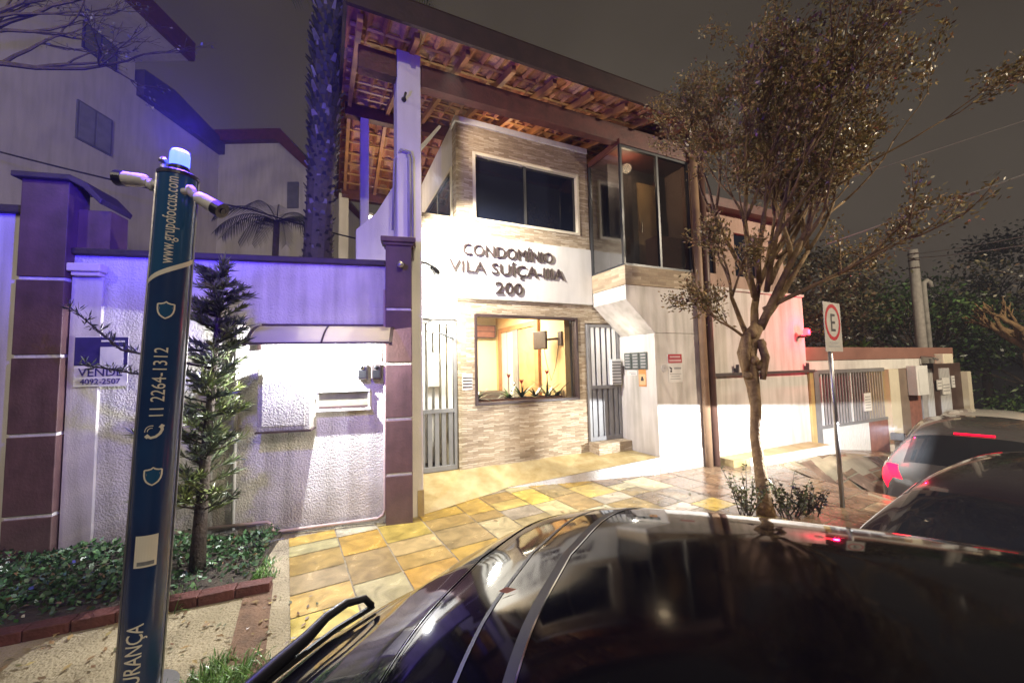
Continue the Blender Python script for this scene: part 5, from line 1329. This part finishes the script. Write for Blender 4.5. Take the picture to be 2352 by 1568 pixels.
MB().tube([G(9.0, 1.2, 1.9), G(9.0, 1.2, 4)], [.22, .2], 10).build('trunk_post', M['bark'], None, org=G(9, 1.2, 0), **T('thick pale tree stump post standing behind the parking sign', 'post'))
bpy.data.objects['trunk_post'].name = 'wooden_post'
for k, (u_, ln, lab) in enumerate([(10.7, .55, 'larger spiky agave plant on top of the brown lintel'), (9.75, .36, 'smaller spiky plant on the lintel beside the wooden post')]):
    rosette(G(u_, .35, 1.97), 22, ln, .06, lab, 'plant', (.10, .20, .05), None, 'spiky plants on the lintel', 'agave', 20 + k)

# ================================================================== APARTMENT BLOCKS AT THE LEFT
ap = thing('apartment_block', 'tall pale apartment block with dark eaves at the upper left', 'building', (-12, 8, 0))
MB().box(-24, -12, 2, 12.06, 0, 11.85).build('wall', M['apartment_wall'], ap)
b = MB().box(-24, -10.3, 1.5, 12.10, 11.86, 11.98); b.build('soffit', M['apartment_wall'], ap)
MB().box(-10.3, -10.12, 1.4, 12.12, 11.84, 12.46).box(-24, -10.30, 11.94, 12.12, 11.99, 12.46).build('eave', M['dark_wood'], ap)
def awin(y0, y1, z0, z1, x, par, m, m2):
    f = MB().box(x, x + .05, y0, y1, z0, z1).build('window', M[m], par)
    MB().box(x + .051, x + .06, y0 + .05, (y0 + y1) / 2 - .03, z0 + .05, z1 - .05).box(x + .051, x + .06, (y0 + y1) / 2 + .03, y1 - .05, z0 + .05, z1 - .05).build('shutter', M[m2], f)
awin(10.45, 11.4, 8.3, 9.42, -12, ap, 'shutter', 'shutter_pale'); awin(10.5, 11.45, 11.0, 11.78, -12, ap, 'sign_navy', 'shutter')
awin(7.2, 8.2, 8.3, 9.42, -12, ap, 'shutter', 'shutter_pale')
ap2 = thing('apartment_wing', 'lower apartment wing with sloping dark roof behind the totem beacon', 'building', (-11, 14, 0))
MB().box(-24, -12.0, 12.061, 15.7, 0, 11.2).build('wall', M['apartment_wall'], ap2)
b = MB().prism([(12.13, 10.75), (15.95, 10.75), (15.95, 11.25), (13.3, 11.75), (12.13, 11.62)], lambda y, z, h: (h, y, z), -13.2, -11.75); b.build('roof', mat('fascia_blue_lit', (.05, .04, .07), .5, .2, 4), ap2)  # dark roof with the beacon's blue light put into its colour
MB().prism([(-16, 0), (-8.15, 0), (-8.15, 9.9), (-9.5, 11.2), (-16, 11.2)], lambda x, z, h: (x, h, z), 15.71, 22).build('gable_wall', M['apartment_wall'], ap2)
MB().prism([(-16, 11.2), (-9.5, 11.2), (-8.1, 9.85), (-7.95, 10.05), (-9.3, 11.65), (-16, 11.65)], lambda x, z, h: (x, h, z), 15.4, 22).build('eave', M['dark_wood'], ap2)
f = MB().box(-9.1, -8.65, 15.65, 15.70, 8.4, 9.5).build('window', M['shutter'], ap2)
MB().box(-12.35, -12.1, 15.3, 15.6, 0, 11).build('downpipe', M['sign_navy'], ap2)
MB().box(-13.0, -12.2, 15.6, 15.70, 6.2, 7.3).build('window', M['sign_navy'], ap2)
MB().box(-12.0, -11.97, 7.6, 12.0, 0, 6.0).build('wall_patch', M['apartment_wall'], ap)
MB().box(-12, -11.96, 2, 12.06, 5.6, 5.72).build('string_course', M['apartment_wall'], ap)
gbk = MB().box(-4.6, 1.2, 12.5, 12.8, 0, 4.4).build('rear_wall', M['apartment_wall'], None, org=(-2, 12.5, 0), **T('pale wall far behind the palm trunk and porch columns', 'wall'))

# ================================================================== CARS
def catmull(A, n):
    """resample control points (axis 0) smoothly, n steps per span"""
    A = np.asarray(A, float); N = len(A); out = []
    E = np.vstack([2 * A[:1] - A[1:2], A, 2 * A[-1:] - A[-2:-1]])
    for i in range(N - 1):
        p0, p1, p2, p3 = E[i], E[i + 1], E[i + 2], E[i + 3]
        for k in range(n):
            t = k / n
            out.append(.5 * (2 * p1 + (p2 - p0) * t + (2 * p0 - 5 * p1 + 4 * p2 - p3) * t * t + (3 * p1 - p0 - 3 * p2 + p3) * t ** 3))
    out.append(A[-1]); return np.array(out)
# x, half width, sill z, belt z, roof half width, top z
STN = [(-2.02, .66, .40, .58, .50, .66), (-1.98, .76, .32, .74, .56, .82), (-1.88, .83, .27, .88, .62, .96), (-1.72, .86, .25, .93, .62, 1.06), (-1.45, .88, .24, .94, .58, 1.27), (-1.20, .885, .24, .94, .565, 1.405),
       (-.80, .89, .24, .93, .57, 1.46), (-.25, .89, .24, .92, .575, 1.485), (.25, .89, .24, .91, .57, 1.465), (.55, .89, .24, .905, .565, 1.40), (.95, .88, .24, .90, .60, 1.16), (1.22, .87, .24, .89, .66, .985),
       (1.55, .85, .25, .82, .62, .93), (1.88, .79, .28, .70, .56, .80), (2.02, .70, .34, .58, .48, .66), (2.06, .60, .42, .50, .40, .56)]
NS, NP = 7, 6
def car_surface():
    ctrl = []
    for x, w_, sl, bz, yr, zt in STN:
        bl = min(bz, zt - .05); d = zt - bl
        rise = max(0, min(1, (zt - .95) / .45))
        prof = [(w_ * .92, sl), (w_ * .995, sl + .14), (w_, sl + (bl - sl) * .62), (w_ - .012, bl - .05), (w_ - .045, bl + .012), (yr + .10 + (w_ - yr - .16) * (1 - rise) * .8, bl + d * .62),
                (yr + .02, zt - .085 * (.4 + .6 * rise)), (yr - .10, zt - .038 * (.4 + .6 * rise)), (yr * .45, zt - .006), (0, zt)]
        bow = (.24 if x < 0 else .14) * (1 if x > 0 else -1) * min(1, abs(x) / 1.0)
        ctrl.append([(x + bow * (1 - min(1, abs(y) / max(w_, .01)) ** 2), y, z) for y, z in prof])
    A = np.array(ctrl)
    A = catmull(A, NS); B = catmull(np.swapaxes(A, 0, 1), NP); B = np.swapaxes(B, 0, 1)
    mir = B[:, ::-1][:, 1:].copy(); mir[:, :, 1] *= -1
    return np.concatenate([B, mir], axis=1)          # stations x profile, left side first
SURF = car_surface(); NI, NJ = SURF.shape[:2]; JC = (NJ - 1) // 2
def si(x):                                           # station index for an x in the table
    for i in range(len(STN) - 1):
        if STN[i][0] <= x <= STN[i + 1][0]: return (i + (x - STN[i][0]) / (STN[i + 1][0] - STN[i][0])) * NS
def sp(i, j, off=0.0):
    i = max(0, min(NI - 1.001, i)); j = max(0, min(NJ - 1.001, j)); i0, j0 = int(i), int(j); a_, b_ = i - i0, j - j0
    p = (SURF[i0, j0] * (1 - a_) * (1 - b_) + SURF[i0 + 1, j0] * a_ * (1 - b_) + SURF[i0, j0 + 1] * (1 - a_) * b_ + SURF[i0 + 1, j0 + 1] * a_ * b_)
    if off:
        q = SURF[min(i0 + 1, NI - 1), j0] - SURF[i0, j0]; w_ = SURF[i0, j0 + 1] - SURF[i0, j0]
        n_ = np.cross(w_, q); l_ = np.linalg.norm(n_)
        if l_ > 1e-9: p = p + n_ / l_ * off * CAR_SIGN
    return tuple(p)
CAR_SIGN = 1
_q = SURF[NI // 2 + 1, JC] - SURF[NI // 2, JC]; _w = SURF[NI // 2, JC + 1] - SURF[NI // 2, JC]
CAR_SIGN = 1 if np.cross(_w, _q)[2] > 0 else -1
def patch(b, i0, i1, j0, j1, off, n=14, m=14, wob=None):
    vs = [sp(i0 + (i1 - i0) * a_ / n, (j0 + (j1 - j0) * c_ / m), off) for a_ in range(n + 1) for c_ in range(m + 1)]
    b.add(vs, [(a_ * (m + 1) + c_, a_ * (m + 1) + c_ + 1, (a_ + 1) * (m + 1) + c_ + 1, (a_ + 1) * (m + 1) + c_) for a_ in range(n) for c_ in range(m)])
def strip(i_or, j0, j1, wd, mname, t, off=.0012, n=60):
    b = MB(); patch(b, i_or, i_or + wd, j0, j1, off, 2, n); b.build('seam', M[mname], t, smooth=True)
def seam(i_or, j0, j1, rad, mname, t, n=40, off=.001):
    MB().tube([sp(i_or, j0 + (j1 - j0) * k / n, off) for k in range(n + 1)], rad, 6).build('seam', M[mname], t, smooth=True)
def make_car(label, paint, loc, rot, group, rearlights=True, first=False):
    t = thing('parked_car', label, 'car', loc, group)
    ORG['parked_car'] = (0, 0, 0); ORG[t.name] = (0, 0, 0)
    b = MB(); vs = [tuple(p) for row in SURF for p in row]
    fs = [(i * NJ + j, i * NJ + j + 1, (i + 1) * NJ + j + 1, (i + 1) * NJ + j) for i in range(NI - 1) for j in range(NJ - 1)]
    fs += [[j for j in range(NJ)], [(NI - 1) * NJ + j for j in range(NJ)][::-1], [i * NJ for i in range(NI)] + [i * NJ + NJ - 1 for i in range(NI - 1, -1, -1)]]
    b.add(vs, fs); b.build('body', M[paint], t, smooth=True)
    J = lambda k: k * NP                              # profile control index -> column
    jl, jr = J(6) - 1.0, NJ - 1 - (J(6) - 1.0)
    b = MB(); patch(b, si(-1.74), si(-1.29), J(6) + 1, NJ - 1 - J(6) - 1, .003, 16, 40); b.build('rear_window', M['car_glass'], t, smooth=True)
    b = MB(); patch(b, si(.60), si(1.18), J(6) + 1, NJ - 1 - J(6) - 1, .003, 16, 40); b.build('windscreen', M['car_glass'], t, smooth=True)
    for side in (0, 1):
        for x0, x1, nm in ((-1.30, -.93, 'quarter_window'), (-.87, -.12, 'side_window'), (-.06, .62, 'side_window')):
            b = MB(); ja, jb = J(4) + 1.2, J(6) - .6
            if side: ja, jb = NJ - 1 - ja, NJ - 1 - jb
            patch(b, si(x0), si(x1), ja, jb, .003, 12, 10); b.build(nm, M['car_glass'], t, smooth=True)
        s_ = 1 if side == 0 else -1
        for x in (-.90, -.09, .72):
            ja, jb = J(1), J(4)
            if side: ja, jb = NJ - 1 - ja, NJ - 1 - jb
            seam(si(x), ja, jb, .004, 'rubber', t, 14)
        for x in (-.75, .05): MB().box(x, x + .17, s_ * .90 - .012, s_ * .90 + .012, .80, .825).build('handle', M[paint], t, bevel=.005)
        MB().prism([(.50, .93), (.62, .93), (.66, 1.0), (.62, 1.06), (.50, 1.06)], lambda x, z, h: (x, s_ * h, z), .90, 1.09).build('mirror', M[paint], t, bevel=.02)
        for x in (-1.28, 1.30):
            wt = MB().lathe([(.20, -.09), (.30, -.09), (.315, -.06), (.315, .06), (.30, .09), (.20, .09)], (x, s_ * .80, .315), 28, (0, s_, 0)).build('wheel', M['rubber'], t, smooth=False)
            MB().lathe([(.19, .0), (.20, .092), (.17, .088), (.05, .075), (.04, .09)], (x, s_ * .80, .315), 20, (0, s_, 0)).build('rim', M['steel'], wt)
            MB().lathe([(.36, 0), (.36, .02)], (x, s_ * .868, .32), 28, (0, s_, 0)).build('wheel_arch', M['black_plastic'], t)
        b = MB(); ja, jb = J(2) + 3, J(6) - 1
        if side: ja, jb = NJ - 1 - ja, NJ - 1 - jb
        patch(b, si(-1.96), si(-1.80), ja, jb, .006, 6, 10); b.build('taillight', M['taillight'] if rearlights else M['sign_red'], t, smooth=True)
        b = MB(); ja, jb = J(3) - 2, J(6) - 1
        if side: ja, jb = NJ - 1 - ja, NJ - 1 - jb
        patch(b, si(1.74), si(1.97), ja, jb, .006, 6, 10); b.build('headlight', M['chrome'], t, smooth=True)
    for rr, mm_ in ((si(.58), 'rubber'),): seam(rr, J(6) + .5, NJ - 1 - J(6) - .5, .006, mm_, t)
    if rearlights and paint != 'paint_plum':
        b = MB(); patch(b, si(-1.265), si(-1.235), JC - 4, JC + 4, .012, 2, 12); b.build('brake_light', M['taillight'], t, smooth=True)
    MB().box(-2.115, -2.095, -.21, .21, .62, .74).build('plate', M['plate'], t)
    MB().box(-2.14, -2.07, -.62, .62, .34, .42).build('bumper', M['black_plastic'], t, bevel=.02)
    # rear wiper: pivot, arched arm, long blade
    iw = si(-1.83)
    Q = [Vector(sp(iw, JC - k_, o_)) for k_, o_ in ((-9, .03), (-6, .035), (-3, .04), (-1, .045), (.5, .062), (2, .068), (3.4, .052), (3.8, .02))]
    wp = MB().tube(Q, [.014, .017, .019, .018, .014, .013, .012, .011], 8).build('wiper', M['black_plastic'], t, smooth=True)
    MB().tube([Vector(sp(iw - .3, JC - k_, .016)) for k_ in (-10, -6, -3, 1, 4)], .009, 6).build('blade', M['rubber'], wp)
    t.rotation_euler = (0, 0, rot); t.location = loc
    return t
fc = make_car('glossy black hatchback with its roof filling the lower right foreground', 'paint_black', (1.232, .324, -.20), R(-26.6), 'cars parked along the kerb', False)
# roof seams of the near car: double panel gap with rubber strip, bright edge lines
J6 = 6 * NP
def extra_on(t):
    strip(si(-1.165), J6 - 2, NJ + 1 - J6, .14, 'rubber', t)
    strip(si(-1.085), J6 - 2, NJ + 1 - J6, .34, 'rubber', t)
    strip(si(-1.068), J6 - 2, NJ + 1 - J6, .05, 'chrome', t, .0016)  # bright strip in place of the highlight along the gap's edge
    strip(si(-1.285), J6 + 1, NJ - 2 - J6, .06, 'chrome', t, .0040)
    p = sp(si(-1.165), JC + 4, .004)
    b = MB(); leaf_quad(b, Vector(p) + Vector((0, 0, .004)), (1, .6, .1), .035, .014, (.45, .22, .10), random.Random(2)); b.build('fallen_leaf', M['leafc'], t)
extra_on(fc)
fc.rotation_euler = (0, .046, R(-26.6))
def along(u, v): p = G(u, v, 0); return (p[0], p[1], road_z(p[0], p[1]))
def put(label, paint, u, v, z, rot, lights=True):
    p = G(u, v, 0); make_car(label, paint, (p[0], p[1], z), R(rot), 'cars parked along the kerb', lights)
put('dark plum hatchback by the kerb, nearest car ahead of the foreground roof', 'paint_plum', 4.6, -3.70, -.62, 25)
put('dark gray hatchback with red taillight standing before the gray bar gate', 'paint_gray', 7.95, -2.2, -.68, 38)
put('pale cream hatchback beyond the dark gray one before the far gate', 'paint_pale', 11.5, -1.35, -.88, 36, False)
put('black hatchback farthest down the street under the pale forked tree', 'paint_black', 16.0, -1.6, -1.35, 32, False)

# ================================================================== MIST, added to give the beacon its halo
m = bpy.data.materials.new('mist'); m.use_nodes = True; n = m.node_tree
n.nodes.remove(n.nodes['Principled BSDF'])
pv = n.nodes.new('ShaderNodeVolumePrincipled'); pv.inputs['Color'].default_value = (.72, .78, 1, 1); pv.inputs['Density'].default_value = .0024; pv.inputs['Anisotropy'].default_value = 0
n.links.new(pv.outputs[0], [x for x in n.nodes if x.type == 'OUTPUT_MATERIAL'][0].inputs['Volume'])
MB().box(-310, 310, -310, 310, -9, 16).build('haze', m, None, kind='stuff')
